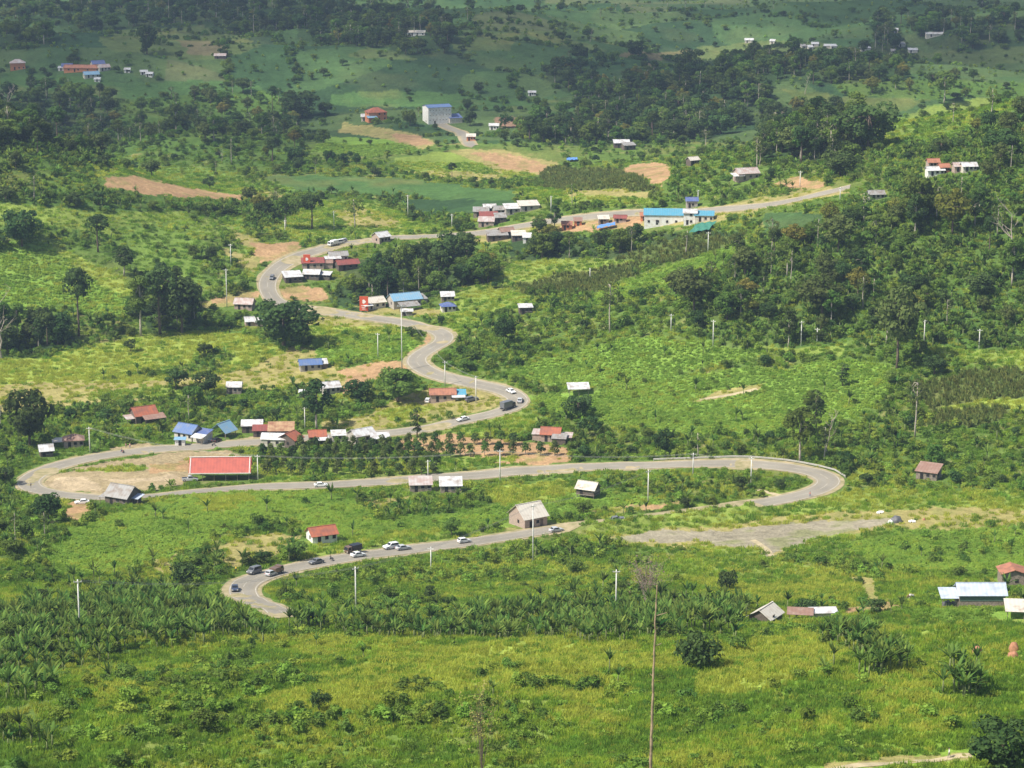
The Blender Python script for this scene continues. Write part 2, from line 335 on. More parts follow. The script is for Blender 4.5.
MT['blue_white_tin'] = mat_tin('bluish_white_sheet_metal', (.50, .56, .66), (.36, .40, .46), .35)
MT['gray_tin'] = mat_tin('gray_sheet_metal', (.32, .31, .29), (.20, .15, .11), .4)
MT['cream_tin'] = mat_tin('cream_sheet_metal', (.62, .57, .48), (.40, .32, .24), .25)
MT['pink_tin'] = mat_tin('faded_pinkish_sheet_metal', (.42, .31, .27), (.52, .49, .46), .55)
MT['rust_tin'] = mat_tin('rusty_sheet_metal', (.40, .17, .10), (.22, .10, .07), .4, .7)
MT['brown_tin'] = mat_tin('brown_sheet_metal', (.27, .16, .12), (.33, .23, .18), .35, .7)
MT['orange_tin'] = mat_tin('orange_red_sheet_metal', (.40, .125, .065), (.25, .10, .07), .55, .7)
MT['coral_tin'] = mat_tin('coral_red_sheet_metal', (.46, .105, .072), (.36, .085, .065), .4, .6)
MT['red_tin'] = mat_tin('dark_red_sheet_metal', (.28, .075, .06), (.19, .07, .06), .5, .65)
MT['blue_tin'] = mat_tin('blue_sheet_metal', (.11, .18, .36), (.18, .22, .30), .4)
MT['navy_tin'] = mat_tin('navy_sheet_metal', (.10, .14, .31), (.17, .19, .30), .4)
MT['sky_tin'] = mat_tin('light_blue_sheet_metal', (.21, .38, .52), (.29, .38, .44), .4)
MT['cyan_tin'] = mat_tin('turquoise_sheet_metal', (.10, .33, .45), (.17, .34, .42), .35)
MT['tan_tin'] = mat_tin('tan_striped_sheet_metal', (.45, .29, .16), (.29, .14, .08), .6, .65)
MT['wood'] = mat_paint('weathered_planks', (.26, .21, .165), .85, .25, 2.5, bump=.2)
MT['dark_wood'] = mat_paint('dark_planks', (.13, .10, .08), .85, .25, 2.5, bump=.2)
MT['plaster'] = mat_paint('pale_plaster', (.62, .58, .50), .85, .08, 1.2, dirt=(.45, .38, .30))
MT['white_wall'] = mat_paint('whitewashed_wall', (.78, .77, .73), .85, .05, .8, dirt=(.62, .56, .48))
MT['block'] = mat_paint('gray_block_wall', (.40, .36, .31), .9, .15, 2)
MT['pinkwall'] = mat_paint('pinkish_plank_wall', (.40, .30, .245), .85, .15, 2)
MT['orange_wall'] = mat_paint('orange_painted_wall', (.60, .22, .10), .8, .1, 2)
MT['green_wall'] = mat_paint('green_painted_boards', (.10, .17, .13), .8, .15, 2)
MT['opening'] = mat_paint('dark_interior', (.02, .018, .016), .9, .1, 2)
MT['concrete'] = mat_paint('concrete', (.40, .385, .345), .85, .1, 2.2)
MT['polemat'] = mat_paint('pale_concrete_pole', (.74, .72, .66), .8, .08, 1.5)
MT['steel'] = mat_paint('galvanised_steel', (.52, .53, .52), .45, .08, 3, metal=.5)
MT['bark'] = mat_paint('brown_bark', (.15, .11, .08), .9, .25, 4, bump=.4)
MT['pale_bark'] = mat_paint('pale_bark', (.46, .40, .32), .9, .2, 4, bump=.3)
MT['dead_wood'] = mat_paint('dead_branches', (.42, .35, .28), .9, .2, 4)
MT['banana_stem'] = mat_paint('banana_stem', (.17, .20, .07), .8, .25, 3)
MT['clay'] = mat_paint('orange_clay', (.38, .18, .10), .95, .15, 2, bump=.5)
MT['redsign'] = mat_paint('red_sign_paint', (.62, .10, .045), .5, .04, 1)
MT['signwhite'] = mat_paint('white_sign_paint', (.82, .80, .76), .5, .04, 1)
MT['tarp_white'] = mat_paint('white_plastic', (.80, .79, .75), .5, .06, 2)
MT['tarp_gray'] = mat_paint('gray_tarpaulin', (.12, .12, .125), .6, .2, 2, bump=.3)
MT['tarp_blue'] = mat_paint('blue_tarpaulin', (.10, .24, .55), .5, .15, 1)
MT['net_green'] = mat_paint('green_shade_net', (.04, .19, .13), .7, .15, 1)
MT['leaf_dark'] = mat_leaf('dark_leaves', (.042, .085, .026), (.10, .16, .045), .35)
MT['leaf_mid'] = mat_leaf('green_leaves', (.085, .165, .032), (.16, .25, .05), .4)
MT['leaf_light'] = mat_leaf('light_leaves', (.12, .21, .035), (.2, .29, .05), .35)
MT['leaf_brown'] = mat_leaf('olive_brown_leaves', (.09, .13, .036), (.165, .20, .06), .35, hue=.008)
MT['leaf_yellow'] = mat_leaf('yellowing_leaves', (.16, .18, .035), (.26, .25, .05), .35)
MT['shrub_mid'] = mat_leaf('shrub_leaves', (.11, .21, .035), (.21, .32, .055), .42, val=.5)
MT['shrub_light'] = mat_leaf('light_shrub_leaves', (.18, .30, .04), (.30, .42, .07), .42, val=.4)
MT['banana'] = mat_leaf('banana_leaves', (.045, .11, .025), (.20, .30, .06), .4, .0, val=.7)
MT['grass'] = mat_leaf('grass_blades', (.24, .38, .035), (.36, .49, .06), .5, hue=.015, val=.3)
MT['grass_yellow'] = mat_leaf('yellow_grass_blades', (.39, .46, .058), (.53, .56, .095), .5, hue=.012, val=.3)
MT['grass_dark'] = mat_leaf('lush_grass_blades', (.14, .27, .03), (.24, .38, .05), .5, hue=.015, val=.3)
MT['crop'] = mat_leaf('crop_leaves', (.25, .40, .05), (.36, .50, .085), .5, hue=.012, val=.2)
MT['crop_dark'] = mat_leaf('lush_crop_leaves', (.20, .35, .048), (.29, .43, .075), .5, hue=.012, val=.2)
MT['corn'] = mat_leaf('corn_leaves', (.12, .17, .04), (.2, .235, .06), .35)

# ------------------------------------------------------------------ object helpers
def tag(o, label=None, cat=None, group=None, kind=None):
    if label: o['label'] = label
    if cat: o['category'] = cat
    if group: o['group'] = group
    if kind: o['kind'] = kind
    return o
def empty(name, loc, rz=0.0, label=None, cat=None, group=None):
    o = bpy.data.objects.new(name, None); COL.objects.link(o)
    o.location = loc; o.rotation_euler = (0, 0, rz); o.empty_display_size = .5
    return tag(o, label, cat, group)
def add_obj(name, me, parent=None, mat=None):
    if mat is not None and not me.materials: me.materials.append(mat)
    o = bpy.data.objects.new(name, me); COL.objects.link(o)
    if parent is not None: o.parent = parent
    return o
def mesh_np(name, V, F, tint=None, mat=None, smooth=False):
    """mesh from arrays; F is a list of arrays of equal-length faces"""
    me = bpy.data.meshes.new(name)
    V = np.asarray(V, np.float32); me.vertices.add(len(V)); me.vertices.foreach_set('co', V.ravel())
    loops = np.concatenate([f.ravel() for f in F]).astype(np.int32)
    tot = np.concatenate([np.full(len(f), f.shape[1]) for f in F]).astype(np.int32)
    st = np.concatenate([[0], np.cumsum(tot)[:-1]]).astype(np.int32)
    me.loops.add(len(loops)); me.loops.foreach_set('vertex_index', loops)
    me.polygons.add(len(tot)); me.polygons.foreach_set('loop_start', st)
    if smooth: me.polygons.foreach_set('use_smooth', np.ones(len(tot), bool))
    me.update(calc_edges=True)
    if tint is not None:
        a = me.attributes.new('tint', 'FLOAT', 'POINT'); a.data.foreach_set('value', np.asarray(tint, np.float32))
    if mat: me.materials.append(mat)
    return me
class MB:
    """collects boxes, tubes and faces into one mesh"""
    def __init__(s): s.v = []; s.f = []
    def quad(s, *p):
        n = len(s.v); s.v += [tuple(q) for q in p]; s.f.append(tuple(range(n, n + len(p)))); return s
    def box(s, c, d, rz=0.0, top=1.0):
        cx, cy, cz = c; w, l, h = d[0] / 2, d[1] / 2, d[2] / 2
        n = len(s.v); ca, sa = math.cos(rz), math.sin(rz)
        for z, k in ((-h, 1.0), (h, top)):
            for x, y in ((-w, -l), (w, -l), (w, l), (-w, l)):
                x *= k; y *= k
                s.v.append((cx + x * ca - y * sa, cy + x * sa + y * ca, cz + z))
        for f in ((3, 2, 1, 0), (4, 5, 6, 7), (0, 1, 5, 4), (1, 2, 6, 5), (2, 3, 7, 6), (3, 0, 4, 7)): s.f.append(tuple(n + i for i in f))
        return s
    def tube(s, pts, rad, n=6, cap=True):
        P = [Vector(p) for p in pts]
        rads = rad if hasattr(rad, '__len__') else [rad] * len(P)
        base = len(s.v)
        for i, p in enumerate(P):
            d = (P[min(i + 1, len(P) - 1)] - P[max(i - 1, 0)]).normalized()
            a = d.cross(Vector((1, 0, 0)) if abs(d.x) < .7 else Vector((0, 1, 0))).normalized(); b = d.cross(a)
            for k in range(n):
                t = 2 * math.pi * k / n
                s.v.append(tuple(p + (a * math.cos(t) + b * math.sin(t)) * rads[i]))
        for i in range(len(P) - 1):
            for k in range(n):
                a0 = base + i * n + k; a1 = base + i * n + (k + 1) % n
                s.f.append((a0, a1, a1 + n, a0 + n))
        if cap:
            s.f.append(tuple(base + k for k in reversed(range(n)))); s.f.append(tuple(base + (len(P) - 1) * n + k for k in range(n)))
        return s
    def extrude(s, prof, y0, y1, k0=None):
        """profile of (x, z) points swept from y0 to y1"""
        n = len(s.v); m = len(prof)
        for y in (y0, y1):
            for (x, z) in prof: s.v.append((x, y, z))
        s.f.append(tuple(n + i for i in range(m))); s.f.append(tuple(n + m + i for i in reversed(range(m))))
        for i in range(m):
            j = (i + 1) % m; s.f.append((n + j, n + i, n + m + i, n + m + j))
        return s
    def mesh(s, name, mat=None, bevel=0.0, smooth=False):
        me = bpy.data.meshes.new(name); me.from_pydata(s.v, [], s.f); me.update()
        bm = bmesh.new(); bm.from_mesh(me)
        bmesh.ops.recalc_face_normals(bm, faces=bm.faces)
        if bevel: bmesh.ops.bevel(bm, geom=bm.edges[:], offset=bevel, segments=1, affect='EDGES', clamp_overlap=True)
        bm.to_mesh(me); bm.free()
        if smooth: me.polygons.foreach_set('use_smooth', [True] * len(me.polygons))
        if mat: me.materials.append(mat)
        return me
    def build(s, name, mat, parent=None, bevel=0.0, smooth=False):
        return add_obj(name, s.mesh(name, mat, bevel, smooth), parent)
def copy_tree(o, parent=None):
    c = o.copy(); COL.objects.link(c)
    if parent is not None: c.parent = parent
    for ch in list(o.children): copy_tree(ch, c)
    return c

# ------------------------------------------------------------------ road centre lines
ROAD_PX = [(850,187),(825,193),(800,199),(760,206),(700,211),(640,213),(590,217),(545,222),(510,228),(470,234),(420,237),(385,238),(345,244),(320,250),(300,256),(284,264),(272,274),(267,285),(271,297),(284,305),(304,309),(335,313),(370,318),(410,324),(434,330),(445,337),(440,344),(428,350),(418,356),(416,363),(426,371),(442,377),(462,381),(485,386),(505,391),(517,397),(519,404),(508,410),(488,415),(465,420),(440,426),(412,431),(380,434),(345,436),(300,439),(262,442),(230,444),(195,447),(150,450),(110,455),(72,462),(46,470),(31,478),(28,485),(40,491),(70,496),(110,498),(155,496),(200,491),(260,487),(330,485),(385,482),(430,478),(500,473),(560,469),(620,466),(690,464),(745,464),(785,467),(814,472),(830,479),(826,487),(808,494),(780,500),(745,506),(700,512),(650,518),(600,524),(560,529),(520,535),(480,541),(440,546),(400,551),(360,556),(320,563),(285,570),(258,577),(244,585),(243,594),(254,602),(270,608),(284,614),(292,618)]
def smooth_line(pts, step=2.5):
    P = [Vector((p.x, p.y)) for p in pts]
    out = []
    for i in range(len(P) - 1):
        p0, p1, p2, p3 = P[max(i - 1, 0)], P[i], P[i + 1], P[min(i + 2, len(P) - 1)]
        n = max(2, int((p2 - p1).length / step))
        for k in range(n):
            t = k / n
            out.append(.5 * ((2 * p1) + (-p0 + p2) * t + (2 * p0 - 5 * p1 + 4 * p2 - p3) * t * t + (-p0 + 3 * p1 - 3 * p2 + p3) * t ** 3))
    out.append(P[-1])
    A = np.array([(q.x, q.y) for q in out])
    for _ in range(4):
        A[1:-1] = (A[:-2] + 2 * A[1:-1] + A[2:]) / 4
    return A
ROADC = smooth_line([ground_at(*p) for p in ROAD_PX])
# grassy bank that hides the return leg of the road from the valley view
_u, _v, _ = project(ROADC[:, 0], ROADC[:, 1], hgt(ROADC[:, 0], ROADC[:, 1]))
_k = np.where((np.arange(len(ROADC)) > len(ROADC) * .5) & (_u > 590) & (_u < 752) & (_v > 503) & (_v < 530))[0]
BANK = ROADC[_k][::2] + np.array([0, -8.5])
_hgt0 = hgt
def hgt(x, y):
    z = _hgt0(x, y); x = np.asarray(x, float); y = np.asarray(y, float)
    m = (x > BANK[:, 0].min() - 12) & (x < BANK[:, 0].max() + 12) & (y > BANK[:, 1].min() - 12) & (y < BANK[:, 1].max() + 12)
    if np.any(m):
        xm, ym = np.atleast_1d(x)[np.atleast_1d(m)], np.atleast_1d(y)[np.atleast_1d(m)]
        d2 = np.full(xm.shape, 1e9)
        for bx, by in BANK: d2 = np.minimum(d2, (xm - bx) ** 2 + (ym - by) ** 2)
        z = np.array(z, float); add = 3.0 * np.exp(-d2 / (2 * 3.2 ** 2))
        if z.ndim == 0: z = z + add[0]
        else: z[m] += add
    return z
prot = np.zeros((RH, RW), bool)          # photograph-visible road and houses that no tall plant may stand in front of
def protect(u0, u1, v0, v1):
    prot[max(0, int(v0) + RH0):max(0, int(v1) + RH0 + 1), max(0, int(u0) + RW0):max(0, int(u1) + RW0 + 1)] = True
def hides(u, v, hpx, wpx):
    u, v, hpx, wpx = (np.atleast_1d(np.asarray(q, float)) for q in (u, v, hpx, wpx))
    out = np.zeros(u.shape, bool)
    for f in (.35, .6, .85, 1.0):
        for g in (-.4, 0, .4):
            iu = np.clip((u + g * wpx).astype(int) + RW0, 0, RW - 1); iv = np.clip((v - f * hpx).astype(int) + RH0, 0, RH - 1); out |= prot[iv, iu]
    return out
for _i in range(len(ROADC)):
    _us, _vs, _ds = project(ROADC[_i, 0], ROADC[_i, 1], hgt(ROADC[_i, 0], ROADC[_i, 1])); _q = FPX / _ds
    if _i in set(_k.tolist()) or _vs > 611 or (430 < _us < 640 and _vs < 240) or (262 < _us < 350 and 430 < _vs < 441): continue
    protect(_us - 3.5 * _q, _us + 3.5 * _q, _vs - 1.2 * _q, _vs + .8 * _q)
for _r in ((100, 178, 171, 184), (140, 245, 174, 196), (0, 120, 246, 262), (60, 132, 262, 284), (470, 560, 150, 172), (625, 668, 164, 182), (620, 905, 521, 551)): protect(*_r)
# blocked ground (roads, footprints) as a 1 m world grid
GX0, GX1, GY0, GY1 = -420, 420, 300, 1800
block = np.zeros((GY1 - GY0, GX1 - GX0), np.uint8)
def stamp(x, y, r, val=1):
    x0, x1 = int(max(x - r - GX0, 0)), int(min(x + r + 1 - GX0, GX1 - GX0)); y0, y1 = int(max(y - r - GY0, 0)), int(min(y + r + 1 - GY0, GY1 - GY0))
    if x1 <= x0 or y1 <= y0: return
    yy, xx = np.mgrid[y0:y1, x0:x1]
    block[y0:y1, x0:x1][((xx + GX0 + .5 - x) ** 2 + (yy + GY0 + .5 - y) ** 2) < r * r] |= val
def blocked(x, y, mask=255):
    ix = np.floor(np.asarray(x) - GX0).astype(int); iy = np.floor(np.asarray(y) - GY0).astype(int)
    ok = (ix >= 0) & (ix < GX1 - GX0) & (iy >= 0) & (iy < GY1 - GY0)
    b = np.zeros(ix.shape, bool); b[ok] = (block[iy[ok], ix[ok]] & mask) > 0
    return b
for x, y in ROADC:
    stamp(x, y, 6.2, 1)
    for k in range(1, 4): stamp(x, y - 2.6 * k, 5.0, 2)       # keeps tall plants from standing right in front of the road
DRIVE_PX = [(432,120),(440,124),(447,127),(456,131),(463,136),(468,142),(474,146)]
DRIVEC = smooth_line([ground_at(*p) for p in DRIVE_PX])
for x, y in DRIVEC: stamp(x, y, 8, 1)
PATHS = [smooth_line([ground_at(*p) for p in q]) for q in (
    [(700,400),(718,397),(740,393),(757,389)], [(815,771),(860,766),(905,762),(945,758),(972,756)], [(772,556),(765,548),(752,540)],
    [(758,490),(772,494),(785,497)])]

def field_cell(X, Y):
    return np.floor(X / 75 + fbm(X / 140, Y / 140, 2, 2) * 3), np.floor(Y / 85 + fbm(X / 150, Y / 150, 4, 2) * 3)
# ------------------------------------------------------------------ the ground: one sheet
def build_ground():
    a, y = [], 4.0
    ys = []
    while y < 6000:
        ys.append(y)
        if y < 330: y += 9 if y < 250 else 3
        elif y < 1000: y += .95
        elif y < 2300: y += 1.3 + (y - 1000) * .0022
        else: y *= 1.012
    ys = np.array(ys)
    na = 900
    t = np.linspace(-1, 1, na); ta = np.tan(R(13.4)) * t + np.sign(t) * np.maximum(np.abs(t) - .93, 0) ** 1.5 * 14.0
    X = ta[None, :] * (ys[:, None] + 60); Y = np.repeat(ys[:, None], na, 1)
    Z = hgt(X, Y)
    l, u, v, d, _ = label_at(X, Y)
    tab = np.array([GCOL[c] for c in CLS])
    c = tab[l]
    # natural variation of the cover itself: patches of drier, lusher and barer growth
    n1 = fbm(X / 28, Y / 28, 5, 4); n2 = fbm(X / 7, Y / 7, 8, 3)
    veg = np.isin(l, [CI[k] for k in 'K S W G Y F C B H M f g t P'.split()])
    dry = np.clip((n1 - .52) * 4, 0, 1) * np.where(np.isin(l, [CI['W'], CI['H'], CI['B'], CI['M'], CI['F'], CI['Y'], CI['G']]), .2, .5) * veg
    c = c * (1 - dry[..., None]) + np.array([.20, .19, .06]) * dry[..., None]
    barely = np.clip((n2 - .66) * 6, 0, 1) * np.isin(l, [CI['T'], CI['S']]) * .45
    c = c * (1 - barely[..., None]) + np.array([.34, .24, .12]) * barely[..., None]
    grassy = np.clip((n2 - .55) * 6, 0, 1) * np.isin(l, [CI['T'], CI['D'], CI['R']]) * .55
    c = c * (1 - grassy[..., None]) + np.array([.15, .18, .045]) * grassy[..., None]
    # the far plain is a patchwork of fields
    fx, fy = field_cell(X, Y)
    q = vnoise(fx * 13.7, fy * 7.3, 77)
    far = np.isin(l, [CI['K']])
    tones = np.array([(.038, .075, .03), (.05, .10, .036), (.065, .12, .04), (.085, .135, .045), (.11, .135, .055), (.042, .085, .036)])
    c = np.where(far[..., None], tones[np.clip((q * 6).astype(int), 0, 5)] * (1 - .3 * dry[..., None]) + np.array([.06, .055, .02]) * dry[..., None], c)
    c = c * (.82 + .36 * n2)[..., None]
    idx = np.arange(len(ys) * na).reshape(len(ys), na)
    F = np.stack([idx[:-1, :-1], idx[:-1, 1:], idx[1:, 1:], idx[1:, :-1]], -1).reshape(-1, 4)
    me = mesh_np('ground', np.stack([X, Y, Z], -1).reshape(-1, 3), [F], smooth=True)
    at = me.attributes.new('cover', 'FLOAT_COLOR', 'POINT')
    at.data.foreach_set('color', np.concatenate([c, np.ones(c.shape[:2] + (1,))], -1).astype(np.float32).ravel())
    m, nt, N, L = new_mat('land_cover')
    out = N.new('ShaderNodeOutputMaterial'); p = N.new('ShaderNodeBsdfDiffuse')
    ac = N.new('ShaderNodeAttribute'); ac.attribute_name = 'cover'
    tc = N.new('ShaderNodeTexCoord')
    fac = None
    bsum = None
    for sc, lo, hi in ((.35, .82, 1.18), (1.3, .78, 1.22), (.06, .86, 1.14)):
        nz = N.new('ShaderNodeTexNoise'); nz.inputs['Scale'].default_value = sc; nz.inputs['Detail'].default_value = 4; nz.inputs['Roughness'].default_value = .65
        L.new(tc.outputs['Object'], nz.inputs['Vector'])
        mr = N.new('ShaderNodeMapRange'); mr.inputs[1].default_value = .3; mr.inputs[2].default_value = .7; mr.inputs[3].default_value = lo; mr.inputs[4].default_value = hi
        L.new(nz.outputs['Fac'], mr.inputs[0])
        if fac is None: fac = mr.outputs[0]; bsum = nz.outputs['Fac']
        else:
            mu = N.new('ShaderNodeMath'); mu.operation = 'MULTIPLY'; L.new(fac, mu.inputs[0]); L.new(mr.outputs[0], mu.inputs[1]); fac = mu.outputs[0]
    vm = N.new('ShaderNodeVectorMath'); vm.operation = 'SCALE'; L.new(ac.outputs['Color'], vm.inputs[0]); L.new(fac, vm.inputs['Scale'])
    L.new(vm.outputs[0], p.inputs['Color'])
    bp = N.new('ShaderNodeBump'); bp.inputs['Strength'].default_value = .7; bp.inputs['Distance'].default_value = 1.2
    L.new(bsum, bp.inputs['Height']); L.new(bp.outputs[0], p.inputs['Normal'])
    L.new(p.outputs[0], out.inputs[0])
    me.materials.append(m)
    o = add_obj('ground', me); tag(o, kind='structure')
build_ground()

# ------------------------------------------------------------------ roads
def ribbon(C, offs, lift):
    """strip draped on the land; offs = list of cross offsets (float or array per sample)"""
    d = np.gradient(C, axis=0); d /= np.linalg.norm(d, axis=1)[:, None] + 1e-9
    nrm = np.stack([d[:, 1], -d[:, 0]], -1)
    rows = []
    for o in offs:
        q = C + nrm * (np.asarray(o).reshape(-1, 1) if hasattr(o, '__len__') else o)
        z = hgt(q[:, 0], q[:, 1])
        rows.append(np.column_stack([q, z + lift]))
    V = np.stack(rows, 1); n, k = V.shape[:2]
    idx = np.arange(n * k).reshape(n, k)
    F = np.stack([idx[:-1, :-1], idx[:-1, 1:], idx[1:, 1:], idx[1:, :-1]], -1).reshape(-1, 4)
    return V.reshape(-1, 3), F
def mat_road():
    m, nt, N, L = new_mat('worn_asphalt')
    out = N.new('ShaderNodeOutputMaterial'); p = N.new('ShaderNodeBsdfPrincipled'); tc = N.new('ShaderNodeTexCoord')
    n1 = N.new('ShaderNodeTexNoise'); n1.inputs['Scale'].default_value = .12; n1.inputs['Detail'].default_value = 5
    n2 = N.new('ShaderNodeTexNoise'); n2.inputs['Scale'].default_value = 2.2; n2.inputs['Detail'].default_value = 4
    at = N.new('ShaderNodeAttribute'); at.attribute_name = 'tint'
    for n in (n1, n2): L.new(tc.outputs['Object'], n.inputs['Vector'])
    cr = N.new('ShaderNodeValToRGB'); cr.color_ramp.elements[0].position = .3; cr.color_ramp.elements[1].position = .72
    cr.color_ramp.elements[0].color = (.20, .185, .155, 1); cr.color_ramp.elements[1].color = (.31, .285, .235, 1)
    ad = N.new('ShaderNodeMath'); ad.operation = 'MULTIPLY_ADD'; ad.inputs[1].default_value = .35; L.new(n2.outputs['Fac'], ad.inputs[0])
    ml = N.new('ShaderNodeMath'); ml.operation = 'MULTIPLY'; ml.inputs[1].default_value = .7; L.new(n1.outputs['Fac'], ml.inputs[0]); L.new(ml.outputs[0], ad.inputs[2])
    L.new(ad.outputs[0], cr.inputs[0])
    mx = N.new('ShaderNodeMix'); mx.data_type = 'RGBA'; mx.inputs[7].default_value = (.33, .28, .19, 1); L.new(cr.outputs[0], mx.inputs[6]); L.new(at.outputs['Fac'], mx.inputs[0])
    L.new(mx.outputs[2], p.inputs['Base Color']); p.inputs['Roughness'].default_value = .85; p.inputs['Specular IOR Level'].default_value = .25
    L.new(p.outputs[0], out.inputs[0]); return m
ASPH = mat_road()
def edgewob(C, base, amp, seed):
    t = np.arange(len(C)); return base + (fbm(t / 6.0, t * 0 + seed, seed, 3) - .5) * 2 * amp
def build_road(name, C, half, lift=.14, lines=True, kind='structure'):
    n = len(C)
    V, F = ribbon(C, [edgewob(C, -half - 1.3, 1.3, 1), edgewob(C, half + 1.3, 1.3, 2)], lift - .06)
    me = mesh_np('road_shoulder', V, [F], mat=mat_paint('sandy_verge_' + name, (.36, .29, .17), .95, .15, .4, dirt=(.20, .19, .07)))
    tag(add_obj('road_shoulder', me), kind='structure')
    offs = [edgewob(C, -half, .4, 3), -half * .72, -half * .35, 0, half * .35, half * .72, edgewob(C, half, .4, 4)]
    V, F = ribbon(C, offs, lift)
    tint = np.tile(np.array([1.0, .35, 0.05, .3, 0.05, .35, 1.0]), n)
    me = mesh_np(name, V, [F], tint=tint, mat=ASPH); tag(add_obj(name, me), kind='structure')
    if lines:
        pm = mat_paint('road_paint', (.50, .47, .40), .7, .15, .5, dirt=(.30, .27, .22))
        for o in (-half + .55, half - .55):
            V, F = ribbon(C, [o - .1, o + .1], lift + .008)
            me = mesh_np('road_edge_line', V, [F], mat=pm); tag(add_obj('road_edge_line', me), kind='structure')
        V, F = ribbon(C, [-.06, .06], lift + .008)
        keep = (np.arange(len(F)) % 4) < 2
        me = mesh_np('road_centre_line', V, [F[keep]], mat=pm); tag(add_obj('road_centre_line', me), kind='structure')
build_road('road', ROADC, 3.9)
build_road('driveway', DRIVEC, 3.4, lines=False)
for i, C in enumerate(PATHS):
    V, F = ribbon(C, [edgewob(C, -.9, .5, 5 + i), edgewob(C, .9, .5, 9 + i)], .07)
    me = mesh_np('path', V, [F], mat=mat_paint('footpath_earth', (.45, .37, .22), .95, .15, .5)); tag(add_obj('path', me), kind='structure')
    for x, y in C: stamp(x, y, 2, 1)
# ------------------------------------------------------------------ plant shapes
def leaf_quads(P, Nrm, size, r, flat=.35, aspect=1.0):
    """leaf clumps: one bent quad per point, facing roughly along Nrm"""
    n = len(P)
    N_ = Nrm + r.normal(0, flat, (n, 3)); N_ /= np.linalg.norm(N_, axis=1)[:, None] + 1e-9
    A = np.cross(N_, r.normal(0, 1, (n, 3))); A /= np.linalg.norm(A, axis=1)[:, None] + 1e-9
    B = np.cross(N_, A)
    s = (np.asarray(size) * (.65 + .7 * r.random(n)))[:, None]
    j = lambda: (.7 + .6 * r.random((n, 1)))
    V = np.stack([P - A * s * j() * aspect, P - B * s * j() * .8, P + A * s * j() * aspect, P + B * s * j() * .8], 1)
    V[:, 1] -= N_ * s * .25; V[:, 3] -= N_ * s * .25
    F = np.arange(n * 4).reshape(n, 4)
    return V.reshape(-1, 3), F
def blob_points(centres, radii, per, r, squash=.8, inner=.25):
    P, Nn, T = [], [], []
    for c, ra in zip(centres, radii):
        n = max(6, int(per * ra * ra))
        d = r.normal(0, 1, (n, 3)); d /= np.linalg.norm(d, axis=1)[:, None]
        d[:, 2] = np.where(d[:, 2] < -.55, -d[:, 2], d[:, 2])
        rad = ra * (1 - inner * r.random(n) ** 1.5) * (.88 + .24 * r.random(n))
        p = np.array(c) + d * rad[:, None] * np.array([1, 1, squash])
        P.append(p); Nn.append(d); T.append(np.clip(r.normal(.5, .22, n) + r.normal(0, .15), 0, 1))
    return np.concatenate(P), np.concatenate(Nn), np.concatenate(T)
def crown_mesh(name, seed, H, W, z0, nb, br, per, size, mat, shape='ell', squash=.8, gap=0.0):
    r = np.random.default_rng(seed)
    cs, rs = [], []
    for i in range(nb):
        for _ in range(40):
            p = r.uniform(-1, 1, 3)
            if np.dot(p, p) <= 1 and np.dot(p, p) > .15: break
        t = (p[2] + 1) / 2
        if shape == 'umb': w = W / 2 * (.45 + .6 * math.sin(math.pi * min(1, t * .75 + .2)))
        elif shape == 'cone': w = W / 2 * (1.05 - .85 * t)
        elif shape == 'tall': w = W / 2 * (.55 + .5 * math.sin(math.pi * t))
        else: w = W / 2
        cs.append((p[0] * w, p[1] * w, z0 + (H - z0) * (.08 + .84 * t))); rs.append(br * (.65 + .75 * r.random()))
    P, Nn, T = blob_points(cs, rs, per, r, squash)
    if gap: k = r.random(len(P)) > gap; P, Nn, T = P[k], Nn[k], T[k]
    V, F = leaf_quads(P, Nn, size, r)
    return mesh_np(name, V, [F], np.repeat(T, 4), mat), cs
def trunk_mesh(name, seed, H, rad, mat, targets=(), lean=.03):
    r = np.random.default_rng(seed); mb = MB()
    pts = [(0, 0, -.6)]; x = y = 0
    for k in range(1, 6):
        x += r.normal(0, lean * H / 5); y += r.normal(0, lean * H / 5); pts.append((x, y, H * k / 5))
    mb.tube(pts, [rad * 1.35, rad, rad * .88, rad * .75, rad * .6, rad * .35], 7)
    for t in targets:
        k = 3 + r.integers(0, 3) if H > 6 else 2 + r.integers(0, 3); b = Vector(pts[min(k, 5)]); t = Vector(t)
        m = b.lerp(t, .5) + Vector((0, 0, .08 * H * r.random()))
        mb.tube([b, m, t], [rad * .45, rad * .3, rad * .12], 5)
    return mb.mesh(name, mat, smooth=True)
def shrub_mesh(name, seed, mat, H=2.2, W=2.6, nb=8, br=.62, per=70, size=.2, leafasp=1.0):
    r = np.random.default_rng(seed); cs, rs = [], []
    for i in range(nb):
        a = r.random() * 6.28; q = r.random() ** .5 * W / 2 * .75
        cs.append((math.cos(a) * q, math.sin(a) * q, H * (.22 + .55 * r.random() * (1 - .5 * q / W)))); rs.append(br * (.7 + .6 * r.random()))
    P, Nn, T = blob_points(cs, rs, per, r, .85)
    P[:, 2] = np.abs(P[:, 2])
    V, F = leaf_quads(P, Nn, size, r, .5, leafasp)
    return mesh_np(name, V, [F], np.repeat(T, 4), mat)
TREES = {}
def reg_tree(kind, name, H, crown_args, trunk_args):
    cm, cs = crown_mesh(name + '_crown', **crown_args)
    k = max(3, min(7, len(cs) // 3))
    tm = trunk_mesh(name + '_trunk', targets=cs[:k], **trunk_args)
    TREES.setdefault(kind, []).append((H, cm, tm))
